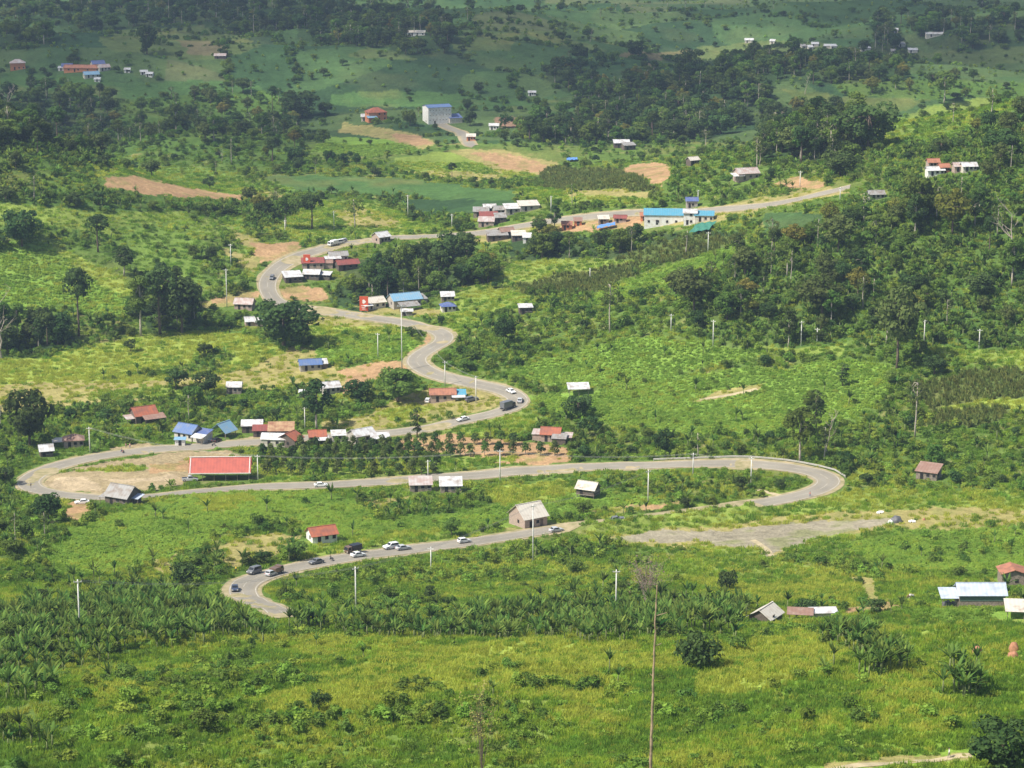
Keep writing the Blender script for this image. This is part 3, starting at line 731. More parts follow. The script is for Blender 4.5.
for i, (mt, sd) in enumerate((('leaf_dark', 1), ('leaf_mid', 2), ('leaf_dark', 3))):
    reg_tree('broad', 'broad_tree', 12, dict(seed=sd, H=12.3, W=10.5 - i, z0=2.4, nb=34, br=1.8, per=19, size=.42, mat=MT[mt]), dict(seed=sd, H=8.5, rad=.32, mat=MT['bark']))
for i, (mt, sd) in enumerate((('leaf_dark', 11), ('leaf_mid', 12), ('leaf_dark', 13))):
    reg_tree('tall', 'tall_tree', 20, dict(seed=sd, H=20, W=9.0, z0=8.5 - 1.5 * i, nb=30, br=1.6, per=19, size=.43, mat=MT[mt], shape='tall'), dict(seed=sd, H=16.5, rad=.36, mat=MT['pale_bark' if i else 'bark']))
for i, (mt, sd) in enumerate((('leaf_brown', 21), ('leaf_brown', 22), ('leaf_mid', 23))):
    reg_tree('sparse', 'sparse_tree', 18, dict(seed=sd, H=18, W=7.0, z0=7, nb=16, br=1.25, per=15, size=.4, mat=MT[mt], shape='tall', gap=.3), dict(seed=sd, H=16, rad=.26, mat=MT['pale_bark']))
for i, (mt, sd) in enumerate((('leaf_mid', 31), ('leaf_dark', 32), ('leaf_mid', 33))):
    reg_tree('round', 'round_tree', 6, dict(seed=sd, H=6, W=5.6, z0=.9, nb=20, br=1.15, per=28, size=.32, mat=MT[mt]), dict(seed=sd, H=3.6, rad=.16, mat=MT['bark']))
for i, (mt, sd) in enumerate((('leaf_brown', 41), ('leaf_mid', 42), ('leaf_dark', 43))):
    reg_tree('cone', 'orchard_tree', 6, dict(seed=sd, H=6, W=4.4, z0=.7, nb=18, br=.85, per=34, size=.28, mat=MT[mt], shape='cone'), dict(seed=sd, H=4.8, rad=.12, mat=MT['bark']))
for i, (mt, sd) in enumerate((('leaf_brown', 51), ('leaf_yellow', 52), ('leaf_brown', 53))):
    reg_tree('olive', 'olive_tree', 14, dict(seed=sd, H=14, W=9.5, z0=4, nb=30, br=1.6, per=18, size=.42, mat=MT[mt], shape='umb'), dict(seed=sd, H=10.5, rad=.3, mat=MT['bark']))
TREES['dome'] = [(5.2, shrub_mesh('dome_crown', 160 + i, MT['leaf_dark'], H=5.0, W=7.0, nb=26, br=1.25, per=30, size=.3), trunk_mesh('dome_trunk', 160 + i, 2.6, .2, MT['bark'])) for i in range(2)]
reg_tree('vine', 'vine_tree', 16, dict(seed=61, H=16, W=3.6, z0=1.5, nb=15, br=1.15, per=26, size=.36, mat=MT['leaf_dark'], shape='tall'), dict(seed=61, H=14, rad=.22, mat=MT['bark'], lean=.1))
def dead_tree_mesh(seed, H, rad, mat, nbr=9):
    r = np.random.default_rng(seed); mb = MB()
    pts = [(0, 0, -.5)]; x = y = 0
    for k in range(1, 7):
        x += r.normal(0, .02 * H); y += r.normal(0, .02 * H); pts.append((x, y, H * .85 * k / 6))
    mb.tube(pts, [rad * 1.3, rad, rad * .85, rad * .7, rad * .55, rad * .4, rad * .2], 6)
    for i in range(nbr):
        b = Vector(pts[int(r.integers(3, 7))]); a = r.random() * 6.28; l = H * (.14 + .2 * r.random())
        e = b + Vector((math.cos(a) * l, math.sin(a) * l, l * (.5 + .7 * r.random())))
        m = b.lerp(e, .5) + Vector((0, 0, -.06 * l))
        mb.tube([b, m, e], [rad * .4, rad * .28, rad * .1], 5)
        for q in range(3):
            e2 = e + Vector(r.normal(0, .25 * l, 3)) + Vector((0, 0, .2 * l)); mb.tube([m.lerp(e, .3 + .3 * q), e2], [rad * .18, rad * .06], 4)
    return mb.mesh('dead_tree', mat)
SHRUBS = [shrub_mesh('shrub', 100 + i, MT[m], H=2.0 + .3 * (i % 3), W=2.4 + .4 * (i % 2)) for i, m in enumerate(('shrub_mid', 'leaf_mid', 'shrub_light', 'leaf_mid', 'shrub_light'))]
BUSHES = [shrub_mesh('bush', 120 + i, MT[m], H=4.2, W=4.4, nb=13, br=1.0, per=34, size=.3) for i, m in enumerate(('leaf_mid', 'leaf_dark', 'shrub_mid'))]
def strap(base, direc, L, w, droop, r, seg=4, fold=.18):
    """one arching leaf; two strips folded on the midrib"""
    d = Vector(direc).normalized(); side = d.cross(Vector((0, 0, 1)))
    if side.length < .1: side = Vector((1, 0, 0))
    side.normalize(); V = []; p = Vector(base); cur = d.copy()
    for k in range(seg + 1):
        t = k / seg; ww = w * (math.sin(math.pi * min(.97, t * .86 + .12)) ** .7) if k < seg else w * .08
        up = side.cross(cur).normalized()
        V += [p - side * ww - up * ww * fold * 2, p.copy(), p + side * ww - up * ww * fold * 2]
        p = p + cur * (L / seg); cur = (cur + Vector((0, 0, -droop / seg))).normalized()
    F = []
    for k in range(seg):
        a = k * 3
        F += [(a, a + 1, a + 4, a + 3), (a + 1, a + 2, a + 5, a + 4)]
    return V, F
def banana_meshes(seed, H=2.2, n=10, L=2.6, w=.23, mat='banana'):
    r = np.random.default_rng(seed); V, F, T = [], [], []
    for i in range(n):
        a = i * 2.4 + r.normal(0, .3); el = R(r.uniform(38, 86))
        d = (math.cos(a) * math.cos(el), math.sin(a) * math.cos(el), math.sin(el))
        v, f = strap((0, 0, H * .93), d, L * r.uniform(.7, 1.1), w * r.uniform(.8, 1.2), r.uniform(.6, 1.5), r)
        o = len(V); V += [tuple(q) for q in v]; F += [tuple(o + k for k in q) for q in f]; T += [float(np.clip(r.normal(.5, .28), 0, 1))] * len(v)
    fm = mesh_np('banana_foliage', V, [np.array(F)], T, MT[mat])
    sm = MB().tube([(0, 0, -.4), (.05, 0, H * .5), (0, .04, H)], [.17, .14, .09], 6).mesh('banana_stem', MT['banana_stem'], smooth=True)
    return fm, sm
BANANAS = [banana_meshes(200 + i, 2.0 + .25 * i, 9 + i, 2.5 + .1 * i) for i in range(4)]
def merge_mesh(name, parts):
    bm = bmesh.new()
    me = bpy.data.meshes.new(name)
    for k, m in enumerate(parts):
        me.materials.append(m.materials[0]); n0 = len(bm.faces); bm.from_mesh(m); bm.faces.ensure_lookup_table()
        for f in bm.faces[n0:]: f.material_index = k
    bm.to_mesh(me); bm.free(); return me
def tuft_mesh(name, seed, mat, n=60, h=.95, w=1.6, bw=.03):
    r = np.random.default_rng(seed)
    a = r.random(n) * 6.28; q = r.random(n) ** .5 * w / 2; bx, by = np.cos(a) * q, np.sin(a) * q
    hh = h * (.55 + .6 * r.random(n)); ln = r.normal(0, .3, (n, 2)) * hh[:, None]; sa = r.random(n) * 3.14
    s = np.stack([np.cos(sa), np.sin(sa)], -1) * bw * (1 + r.random((n, 1)))
    z = np.zeros(n)
    b = np.stack([bx, by], -1); m = b + ln * .35; t = b + ln
    V = np.stack([np.column_stack([b - s, z]), np.column_stack([b + s, z]), np.column_stack([m + s, hh * .6]), np.column_stack([m - s, hh * .6]), np.column_stack([t, hh])], 1)
    i = np.arange(n)[:, None] * 5
    return mesh_np(name, V.reshape(-1, 3), [i + np.array([[0, 1, 2, 3]]), i + np.array([[3, 2, 4]])], np.repeat(np.clip(r.normal(.5, .28, n), 0, 1), 5), mat)
def rosette_mesh(name, seed, mat, n=18, h=.5, L=.42, w=.15):
    r = np.random.default_rng(seed)
    a = r.random(n) * 6.28; q = .12 + .3 * r.random(n); z = h * (.35 + .65 * r.random(n))
    d = np.stack([np.cos(a), np.sin(a)], -1); s = np.stack([-d[:, 1], d[:, 0]], -1) * w
    b = d * q[:, None] * .3; m = d * (q + L * .5)[:, None]; t = d * (q + L)[:, None]
    V = np.stack([np.column_stack([b, z]), np.column_stack([m + s, z + .1]), np.column_stack([t, z - .1]), np.column_stack([m - s, z + .1])], 1)
    return mesh_np(name, V.reshape(-1, 3), [np.arange(n * 4).reshape(n, 4)], np.repeat(np.clip(r.normal(.5, .25, n), 0, 1), 4), mat)
TUFTS = [tuft_mesh('grass_tuft', 300 + i, MT[m], h=.8) for i, m in enumerate(('grass_dark', 'grass_dark', 'grass', 'grass', 'grass_yellow'))]
YTUFTS = [tuft_mesh('dry_grass_tuft', 310 + i, MT['grass_yellow'], h=.8) for i in range(2)]
HERBS = [shrub_mesh('herb', 140 + i, MT[m], H=.85, W=1.5, nb=6, br=.4, per=150, size=.13) for i, m in enumerate(('shrub_light', 'shrub_mid', 'shrub_light', 'leaf_light'))]
CROPS = [rosette_mesh('crop_plant', 320 + i, MT[m]) for i, m in enumerate(('crop_dark', 'crop_dark', 'crop', 'crop', 'crop'))]
CORN = [tuft_mesh('maize_clump', 330 + i, MT['corn'], n=22, h=1.7, w=1.3, bw=.09) for i in range(2)]

# ------------------------------------------------------------------ scattering ground cover
PROTO = bpy.data.collections.new('plant_shapes')      # never linked to the scene
def gn_instancer(name, meshes, pts, rot, scl, vi, label, cat):
    """one object of uncountable plants: points on the land, each carrying one of a few plant shapes"""
    if len(pts) == 0: return None
    c = bpy.data.collections.new(name + '_shapes')
    for k, m in enumerate(meshes):
        po = bpy.data.objects.new('%s_shape_%02d' % (name, k), m); c.objects.link(po)
    me = bpy.data.meshes.new(name); me.vertices.add(len(pts)); me.vertices.foreach_set('co', np.asarray(pts, np.float32).ravel())
    for an, ty, val in (('rot', 'FLOAT_VECTOR', rot), ('scl', 'FLOAT_VECTOR', scl)):
        a = me.attributes.new(an, ty, 'POINT'); a.data.foreach_set('vector', np.asarray(val, np.float32).ravel())
    a = me.attributes.new('pick', 'INT', 'POINT'); a.data.foreach_set('value', np.asarray(vi, np.int32))
    o = add_obj(name, me)
    ng = bpy.data.node_groups.new(name + '_nodes', 'GeometryNodeTree')
    ng.interface.new_socket('Geometry', in_out='INPUT', socket_type='NodeSocketGeometry'); ng.interface.new_socket('Geometry', in_out='OUTPUT', socket_type='NodeSocketGeometry')
    n = ng.nodes; gi = n.new('NodeGroupInput'); go = n.new('NodeGroupOutput')
    ci = n.new('GeometryNodeCollectionInfo'); ci.inputs['Collection'].default_value = c; ci.inputs['Separate Children'].default_value = True; ci.inputs['Reset Children'].default_value = True
    ip = n.new('GeometryNodeInstanceOnPoints'); ip.inputs['Pick Instance'].default_value = True
    def na(an, ty):
        q = n.new('GeometryNodeInputNamedAttribute'); q.data_type = ty; q.inputs[0].default_value = an; return q.outputs[0]
    ng.links.new(gi.outputs[0], ip.inputs['Points']); ng.links.new(ci.outputs[0], ip.inputs['Instance'])
    ng.links.new(na('pick', 'INT'), ip.inputs['Instance Index']); ng.links.new(na('rot', 'FLOAT_VECTOR'), ip.inputs['Rotation']); ng.links.new(na('scl', 'FLOAT_VECTOR'), ip.inputs['Scale'])
    ng.links.new(ip.outputs[0], go.inputs[0])
    md = o.modifiers.new('plants', 'NODES'); md.node_group = ng
    return tag(o, label, cat, kind='stuff')
def scatter(spacing, y0, y1, probs, seed, jitter=.95, mask=3, margin=70, noise=None, tall=0.0):
    """jittered world grid filtered by land cover; returns points, label index, px scale"""
    r = np.random.default_rng(seed)
    ys = np.arange(y0, y1, spacing); half = y1 * .25
    xs = np.arange(-half, half, spacing)
    X, Y = np.meshgrid(xs, ys); X = X.ravel() + r.uniform(-.5, .5, X.size) * spacing * jitter; Y = Y.ravel() + r.uniform(-.5, .5, Y.size) * spacing * jitter
    k = np.abs(X) < Y * .235 + 12; X, Y = X[k], Y[k]
    l, u, v, d, Z = label_at(X, Y, 3.0)
    pr = np.zeros(len(CLS))
    for c, q in probs.items(): pr[CI[c]] = q
    p = pr[l]
    if noise: p = p * np.clip((fbm(X / noise, Y / noise, seed, 3) - .5) * 5 + .5, 0, 1) * 1.6
    ok = (r.random(len(X)) < p) & (u > -margin) & (u < 1024 + margin) & (v > -40) & (v < 768 + 50) & ~blocked(X, Y, mask)
    if tall: ok &= ~hides(u, v, tall * FPX / d, tall * .7 * FPX / d)
    return X[ok], Y[ok], Z[ok], l[ok], FPX / d[ok], u[ok], v[ok]
def rand_rs(n, r, lo, hi, tilt=.1):
    rot = np.column_stack([r.normal(0, tilt, n), r.normal(0, tilt, n), r.random(n) * 6.283])
    s = r.uniform(lo, hi, n); scl = np.column_stack([s * r.uniform(.85, 1.2, n), s * r.uniform(.85, 1.2, n), s])
    return rot, scl
# ------------------------------------------------------------------ buildings
def gable_roof(W, D, h0, Hr, o=.5, th=.09):
    mb = MB(); y = D / 2 + o; k = Hr / (D / 2); zb = h0 - o * k
    prof = [(-y, zb), (0, h0 + Hr), (y, zb), (y, zb + th), (0, h0 + Hr + th), (-y, zb + th)]
    mb.extrude(prof, -W / 2 - o, W / 2 + o); mb.v = [(b, a, c) for (a, b, c) in mb.v]; return mb
def mono_roof(W, D, hf, hb, o=.4, th=.08):
    mb = MB(); k = (hb - hf) / D; y = D / 2 + o
    prof = [(-y, hf - o * k), (y, hb + o * k), (y, hb + o * k + th), (-y, hf - o * k + th)]
    mb.extrude(prof, -W / 2 - o, W / 2 + o); mb.v = [(b, a, c) for (a, b, c) in mb.v]; return mb
def hip_roof(W, D, h0, Hr, o=.5, th=.08):
    x, y = W / 2 + o, D / 2 + o; r = max(W / 2 - D / 2, .2); mb = MB(); v = mb.v
    v += [(-x, -y, h0), (x, -y, h0), (x, y, h0), (-x, y, h0), (-r, 0, h0 + Hr), (r, 0, h0 + Hr), (-x, -y, h0 - th), (x, -y, h0 - th), (x, y, h0 - th), (-x, y, h0 - th)]
    mb.f += [(0, 1, 5, 4), (1, 2, 5), (2, 3, 4, 5), (3, 0, 4), (0, 6, 7, 1), (1, 7, 8, 2), (2, 8, 9, 3), (3, 9, 6, 0), (9, 8, 7, 6)]; return mb
def arch_roof(W, D, h0, Hr, o=.3, th=.07):
    mb = MB(); n = 9; y = D / 2 + o
    up = [(-y + 2 * y * i / n, h0 + Hr * math.sin(math.pi * i / n)) for i in range(n + 1)]
    mb.extrude([(a, b) for a, b in up] + [(a, b + th) for a, b in reversed(up)], -W / 2 - o, W / 2 + o); mb.v = [(b, a, c) for (a, b, c) in mb.v]; return mb
def walls_mesh(W, D, h0, Hr, style, z0=0.0, hb=None):
    mb = MB(); x, y = W / 2, D / 2; hb = hb if hb is not None else h0
    A = [(-x, -y), (x, -y), (x, y), (-x, y)]; T = [h0, h0, hb, hb]
    for i in range(4):
        j = (i + 1) % 4
        if style == 'gable' and i in (1, 3):
            mb.quad((*A[i], z0), (*A[j], z0), (*A[j], h0), (A[i][0], 0, h0 + Hr), (*A[i], h0))
        else: mb.quad((*A[i], z0), (*A[j], z0), (*A[j], T[j]), (*A[i], T[i]))
    return mb
BUILT = []
def house(u, v, W, D, Hw, Hr, yaw, roof, wall, label, cat='house', style='gable', name='house', stilt=0.0, doors=1, wins=2, open_=False, annex=None, group=None, off=True, floors=1, gable_win=False):
    p = ground_at(u, v); s = px_scale(p); rz = R(yaw)
    if v < 100 or (v < 205 and u > 860): W, D, Hw, Hr = W * .78, D * .8, Hw * .85, Hr * .8
    bx, by = -math.sin(rz) * D / 2, math.cos(rz) * D / 2
    c = Vector((p.x + bx, p.y + by, 0)) if off else Vector((p.x, p.y, 0))
    zg = float(hgt(p.x, p.y)); c.z = zg + .12
    t = empty(name, c, rz, label, cat, group)
    z0 = stilt
    h0 = z0 + Hw
    hb = h0 + Hr if style == 'mono' else h0
    mk = {'gable': gable_roof, 'hip': hip_roof, 'arch': arch_roof}
    rb = mono_roof(W, D, h0, hb) if style == 'mono' else mk[style](W, D, h0 + .02, Hr)
    ro = rb.build('roof', MT[roof], t)
    if style == 'gable':
        MB().box((0, 0, h0 + Hr + .14), (W + 1.06, .34, .07)).build('ridge_cap', MT[roof], ro)
    if open_:
        nx = max(2, int(W / 3.2) + 1)
        for k in range(nx):
            for yy in (-D / 2 + .2, D / 2 - .2):
                MB().box((-W / 2 + .2 + (W - .4) * k / (nx - 1), yy, (h0 - 1.2) / 2 - .1), (.16, .16, h0 + 1.1 if style != 'mono' or yy < 0 else hb + 1.1)).build('post', MT['wood'], t)
    else:
        w = walls_mesh(W, D, h0, Hr, 'gable' if style == 'gable' else style, z0 - (2.2 if not stilt else 0), hb).build('wall', MT[wall], t)
        for k in range(doors):
            dx = (-W * .22 if k == 0 else W * .25) if W > 4 else 0
            d = MB().box((dx, -D / 2 - .035, z0 + 1.0), (1.0, .07, 2.0)).build('door', MT['opening' if k == 0 else 'dark_wood'], t)
            MB().box((dx, -D / 2 - .05, z0 + 2.06), (1.24, .1, .12)).build('frame', MT['wood'], d)
        for fl in range(floors):
            for k in range(wins):
                wx = W * (.08 + .30 * k) if wins <= 2 else -W / 2 + W * (k + .5) / wins
                zc = z0 + 1.45 + fl * 2.9
                if zc + .6 > h0: continue
                f = MB().box((wx, -D / 2 - .03, zc), (1.0, .06, 1.0)).build('window', MT['opening'], t)
                MB().box((wx, -D / 2 - .05, zc - .56), (1.2, .12, .1)).build('sill', MT['concrete'], f)
            for sx in (-1, 1):
                zc = z0 + 1.45 + fl * 2.9
                if D > 4.5 and zc + .6 < h0: MB().box((sx * (W / 2 + .03), -D * .1, zc), (.06, .95, 1.0)).build('window', MT['opening'], t)
        if stilt:
            for sx in (-1, 0, 1):
                for sy in (-1, 1): MB().box((sx * (W / 2 - .2), sy * (D / 2 - .2), stilt / 2 - .5), (.2, .2, stilt + 1.0)).build('stilt', MT['dark_wood'], t)
            MB().box((0, 0, stilt - .1), (W + .3, D + .3, .16)).build('floor', MT['wood'], t)
    if annex:
        for (ax, ay, aw, ad, ahf, ahb, am, awall) in annex:      # lean-to: centre, size, front and back height, roof, wall or None
            mb = mono_roof(aw, ad, ahf, ahb, .3); mb.v = [(x + ax, y + ay, z) for x, y, z in mb.v]
            ar = mb.build('lean_to_roof', MT[am], t)
            if awall:
                wb = walls_mesh(aw, ad, ahf, 0, 'mono', -.8, ahb); wb.v = [(x + ax, y + ay, z) for x, y, z in wb.v]; wb.build('lean_to_wall', MT[awall], t)
            else:
                for sx in (-1, 1): MB().box((ax + sx * (aw / 2 - .1), ay - ad / 2 + .1, ahf / 2 - .5), (.14, .14, ahf + .96)).build('post', MT['wood'], t)
    hu, hv, hd = project(c.x, c.y, c.z); hs = FPX / hd
    protect(hu - W * .52 * hs, hu + W * .52 * hs, hv - (h0 + Hr) * hs, v - .35 * h0 * hs)
    rr = max(W, D) * .5 + 1
    stamp(c.x, c.y, rr, 1)
    n = max(1, int(W / 4))
    for k in range(n + 1):
        q = Vector((c.x + (k / n - .5) * W * math.cos(rz), c.y + (k / n - .5) * W * math.sin(rz)))
        stamp(q.x, q.y, D * .5 + 1.2, 1)
        for j in (1, 2, 3): stamp(q.x, q.y - D / 2 - 2.6 * j, 3.0, 2)
    BUILT.append((c.x, c.y)); return t
H = house
# --- village by the left bend
t = H(220, 481, 19, 9, 2.9, 3.6, 2, 'coral_tin', 'wood', 'long coral red roofed open shelter with white trim inside the left road loop', 'shelter', name='open_shelter', open_=True)
for x in (-9.55, 9.55):
    for sy in (-1, 1):
        a = math.atan2(3.6, 4.5); MB().tube([(x, sy * 5.0, 2.62), (x, 0, 6.68)], .16, 4).build('roof_trim', MT['white_wall'], t)
MB().box((0, -5.02, 2.58), (20.1, .12, .26)).build('roof_trim', MT['white_wall'], t); MB().box((0, 0, 6.76), (20.1, .4, .12)).build('roof_trim', MT['white_wall'], t)
MB().box((0, 4.2, 1.2), (18.4, .15, 2.6)).build('wall', MT['pinkwall'], t)
H(116, 505, 8, 7.5, 2.6, 2.7, -27, 'gray_tin', 'dark_wood', 'gray sheet roofed shed at the lower edge of the left road loop', 'shed', name='shed', annex=[(-4.8, -1.2, 3, 4.5, 1.6, 2.4, 'gray_tin', None), (5.1, .4, 2.2, 3, 1.9, 2.5, 'blue_white_tin', None)])
H(183, 440, 7.5, 6.4, 2.7, 2.2, -30, 'blue_tin', 'plaster', 'house with bright blue gable roof beside the upper loop road', annex=[(6.2, -.3, 5, 5, 2.3, 3.4, 'navy_tin', 'plaster'), (7.2, -3.8, 4.4, 2.4, 2.1, 2.7, 'white_tin', None)])
H(180, 446, 3.4, 2, 2.1, .3, 0, 'sky_tin', 'white_wall', 'small pale blue roadside kiosk in front of blue roofed house', 'kiosk', style='mono', name='kiosk', doors=1, wins=0)
H(231, 438, 6.0, 6.4, 2.5, 2.6, 58, 'sky_tin', 'wood', 'open stall with steep light blue roof beside the upper loop road', 'stall', name='roadside_stall', open_=True)
H(252, 433, 7, 4, 2.5, 1.0, 4, 'white_tin', 'brown_tin' if False else 'dark_wood', 'low house with flat whitish roof right of light blue stall', style='mono')
H(262, 437, 6, 4, 2.2, .9, 4, 'red_tin', 'dark_wood', 'low house with dark rusty red roof beside tan striped roof', style='mono')
H(281, 438, 8.5, 5.5, 2.5, 1.6, 3, 'tan_tin', 'dark_wood', 'house with rust striped tan roof in the roadside row', style='mono')
H(275, 447, 9.5, 5, 2.4, 1.7, -6, 'white_tin', 'plaster', 'shop with wide rounded white roof in the roadside row', 'shop', style='arch', name='shop')
H(299, 447, 5.2, 7, 2.9, 1.9, 62, 'orange_tin', 'dark_wood', 'gray house with orange red gable roof beside orchard trees', wins=1)
H(318, 444, 5.5, 5, 2.7, 1.5, 10, 'orange_tin', 'dark_wood', 'small orange roofed house with white awning beside the orchard', annex=[(1.2, -3.6, 4.5, 2.6, 1.8, 2.5, 'white_tin', None)])
H(339, 442, 4.5, 3.5, 2.3, .8, 8, 'white_tin', 'plaster', 'small white roofed hut behind the orchard, left of bigger white roof', 'hut', style='mono', name='hut')
H(366, 443, 7.5, 6, 2.8, 1.6, 34, 'white_tin', 'block', 'house with large white gable roof behind the orchard rows')
H(381, 445, 6, 4, 2.2, .9, 12, 'white_tin', 'block', 'low white roofed lean-to right of the large white roof', 'shed', style='mono', name='shed')
H(74, 448, 6.6, 5.5, 2.5, 1.7, 12, 'brown_tin', 'pinkwall', 'house with reddish brown hip roof above the left bend', style='hip', annex=[(-5.2, 0, 3.4, 3.4, 2.0, 2.5, 'cream_tin', None)])
H(147, 423, 8, 7, 2.9, 2.3, 28, 'orange_tin', 'dark_wood', 'house with faded orange roof and porch among left village trees', annex=[(2.2, -5.0, 7.5, 3.4, 2.0, 2.9, 'brown_tin', None), (-5.6, -.5, 2.6, 4, 1.8, 2.3, 'pink_tin', None)])
H(47, 457, 4.2, 4, 2.2, 1.5, 18, 'white_tin', 'dark_wood', 'small white roofed hut under dark trees at far left bend', 'hut', name='hut')
H(234, 394, 5.4, 4.5, 2.4, 1.6, 0, 'white_tin', 'wood', 'hut with rounded white roof in the dry meadow above village', 'hut', style='arch', name='hut')
H(332, 394, 6.4, 5, 2.5, 1.5, 22, 'white_tin', 'block', 'house with clean white gable roof above the dark village tree')
H(303, 398, 2.6, 2.2, 2.0, .4, 0, 'white_tin', 'wood', 'tiny white roofed hut left of dark village tree', 'hut', style='mono', name='hut', wins=0)
H(443, 402, 9, 5, 2.8, 1.5, 4, 'rust_tin', 'pinkwall', 'long rusty roofed house with turquoise annex by the inner bend', wins=2, annex=[(6.2, -.2, 4, 4.4, 2.5, 3.3, 'cyan_tin', 'white_wall'), (5.6, -3.3, 4.4, 2.0, 2.0, 2.5, 'white_tin', None)])
H(550, 442, 6.2, 5, 2.7, 1.7, -10, 'orange_tin', 'pinkwall', 'pinkish house with orange roof and pale annexes above middle road', annex=[(3.4, -3.6, 4.6, 3.4, 2.0, 2.9, 'gray_tin', 'dark_wood'), (5.6, -1.0, 3.2, 3.4, 1.8, 2.6, 'pink_tin', None), (-4.6, .3, 3.2, 4, 2.2, 2.9, 'pink_tin', 'pinkwall')])
H(579, 396, 7.2, 4.5, 2.5, 1.1, 5, 'white_tin', 'dark_wood', 'lone white roofed shed on the green crop slope', 'shed', style='mono', name='shed', open_=True)
H(585, 498, 6.0, 4.8, 1.9, 1.7, -26, 'cream_tin', 'dark_wood', 'stilted wooden hut with pale roof in green crops below road', 'hut', stilt=1.0, name='stilt_hut', wins=1)
H(536, 527, 8.0, 8.6, 3.0, 3.2, 33, 'cream_tin', 'pinkwall', 'barn with broad pale roof beside the lower road', 'barn', name='barn', doors=2, wins=1)
H(325, 543, 7.4, 5.4, 2.4, 1.7, 24, 'orange_tin', 'white_wall', 'low house with orange red roof above the lower road', doors=1, wins=2)
H(421, 492, 6.8, 4.2, 2.3, 1.4, 5, 'pink_tin', 'wood', 'hut with mottled pink and white roof below the middle road', 'hut', style='mono', name='hut')
H(451, 493, 6.6, 4.4, 2.3, 1.5, 3, 'white_tin', 'wood', 'hut with plain white roof below the middle road', 'hut', style='mono', name='hut')
H(926, 480, 6.6, 5.2, 2.5, 1.5, -27, 'brown_tin', 'wood', 'wooden cabin with faded brown roof at foot of right hill', 'cabin', style='mono', name='cabin')
t = H(982, 609, 11.2, 6, 3.6, 1.9, 0, 'blue_white_tin', 'wood', 'barn with wide bluish white roof and small left annex', 'barn', name='barn', doors=0, wins=0, annex=[(-7.7, -.2, 4.0, 4.6, 2.5, 3.5, 'blue_white_tin', None)])
MB().box((0, -3.04, 2.75), (10.9, .08, 1.65)).build('upper_boards', MT['green_wall'], t); bt = t.location
bn = empty('bench', bt + Vector((3.2, -3.6, 0)), 0, 'pale wooden bench against front wall of bluish white barn', 'bench')
MB().box((0, 0, .5), (2.8, .7, .09)).build('seat', MT['wood'], bn); MB().box((0, .3, .8), (2.8, .08, .45)).build('backrest', MT['wood'], bn)
for k in (-1.2, 1.2): MB().box((k, 0, .2), (.12, .6, .5)).build('leg', MT['wood'], bn)
sg = MB()
for k in range(5): sg.box((-1.2 + .6 * k, .1 * (k % 2), .35 + .12 * (k % 3)), (.57, 1.6, .7 + .24 * (k % 3)), .05 * k, .85)
sg = sg.build('covered_goods', MT['tarp_gray'], None, bevel=.08); sg.location = bt + Vector((-7.7, -.5, 0)); tag(sg, 'dark covered goods under left annex of bluish white barn', 'goods')
H(1024, 583, 6, 6.4, 3.4, 1.0, 90, 'rust_tin', 'wood', 'gray plank house with orange gable roof at right edge', wins=0)
H(1024, 620, 8, 5, 2.0, 1.1, -6, 'cream_tin', 'dark_wood', 'open lean-to with pale roof in front of bluish white barn', 'lean-to', style='mono', name='lean_to_shelter', open_=True)
H(776, 622, 6.5, 5.5, 1.5, 1.8, 58, 'cream_tin', 'dark_wood', 'low hut with pale pitched roof half hidden in foreground grass', 'hut', name='hut', wins=0)
H(800, 620, 5.5, 3, 1.3, .5, -8, 'brown_tin', 'dark_wood', 'low rusty lean-to beside the half hidden foreground hut', 'lean-to', style='mono', name='lean_to_shelter', open_=True)
H(824, 618, 6.0, 2.4, 1.2, .4, 4, 'white_tin', 'concrete', 'low white slab roofed coop beside bare orange earth', 'coop', style='mono', name='coop', doors=0, wins=0)
# --- upper road
H(311, 371, 8, 5, 2.5, 1.5, 12, 'blue_tin', 'block', 'hut with half blue, half white roof in the meadow', 'hut', name='hut', annex=[(4.8, .2, 3.4, 4, 2.3, 3.3, 'white_tin', 'dark_wood')])
H(243, 310, 7.5, 5.5, 2.6, 1.8, -10, 'pink_tin', 'pinkwall', 'pinkish hut beside the dirt track left of upper bend', 'hut', name='hut')
H(252, 326, 5, 4, 2.0, 1.4, 15, 'white_tin', 'pinkwall', 'small white roofed hut left of the big dark tree', 'hut', name='hut')
H(259, 327, 3, 3, 2.0, .8, 0, 'white_tin', 'wood', 'tiny white shack beside the big dark tree', 'shack', style='mono', name='shack', wins=0)
H(313, 269, 9.5, 5, 2.6, 1.3, 6, 'red_tin', 'pinkwall', 'shop with dark red roof under red sign board', 'shop', style='mono', name='shop', annex=[(6.4, .6, 4.5, 4.5, 2.2, 3.2, 'brown_tin', 'pinkwall')])
H(349, 270, 9.5, 5.5, 2.6, 1.5, 22, 'red_tin', 'dark_wood', 'house with dark red roof above the wooded gully', annex=None)
H(339, 262, 8, 5.5, 2.8, 1.4, 14, 'gray_tin', 'plaster', 'house with gray roof behind dark red roofs', annex=[(-3, -4, 7, 3, 2.0, 2.7, 'white_tin', None)])
H(294, 283, 7.5, 6, 2.6, 1.4, 18, 'white_tin', 'dark_wood', 'white roofed house nearest the upper bend', style='mono')
H(311, 280, 6.8, 5.5, 2.6, 1.4, -8, 'white_tin', 'dark_wood', 'white gable roofed house above bare dirt yard')
H(324, 280, 5, 3.4, 2.2, .8, -14, 'white_tin', 'dark_wood', 'low white roofed annex hut right of bare dirt yard', 'hut', style='mono', name='hut')
H(385, 243, 6, 6, 2.9, 1.7, 38, 'white_tin', 'pinkwall', 'hut with bright white roof at top of upper road', 'hut', name='hut')
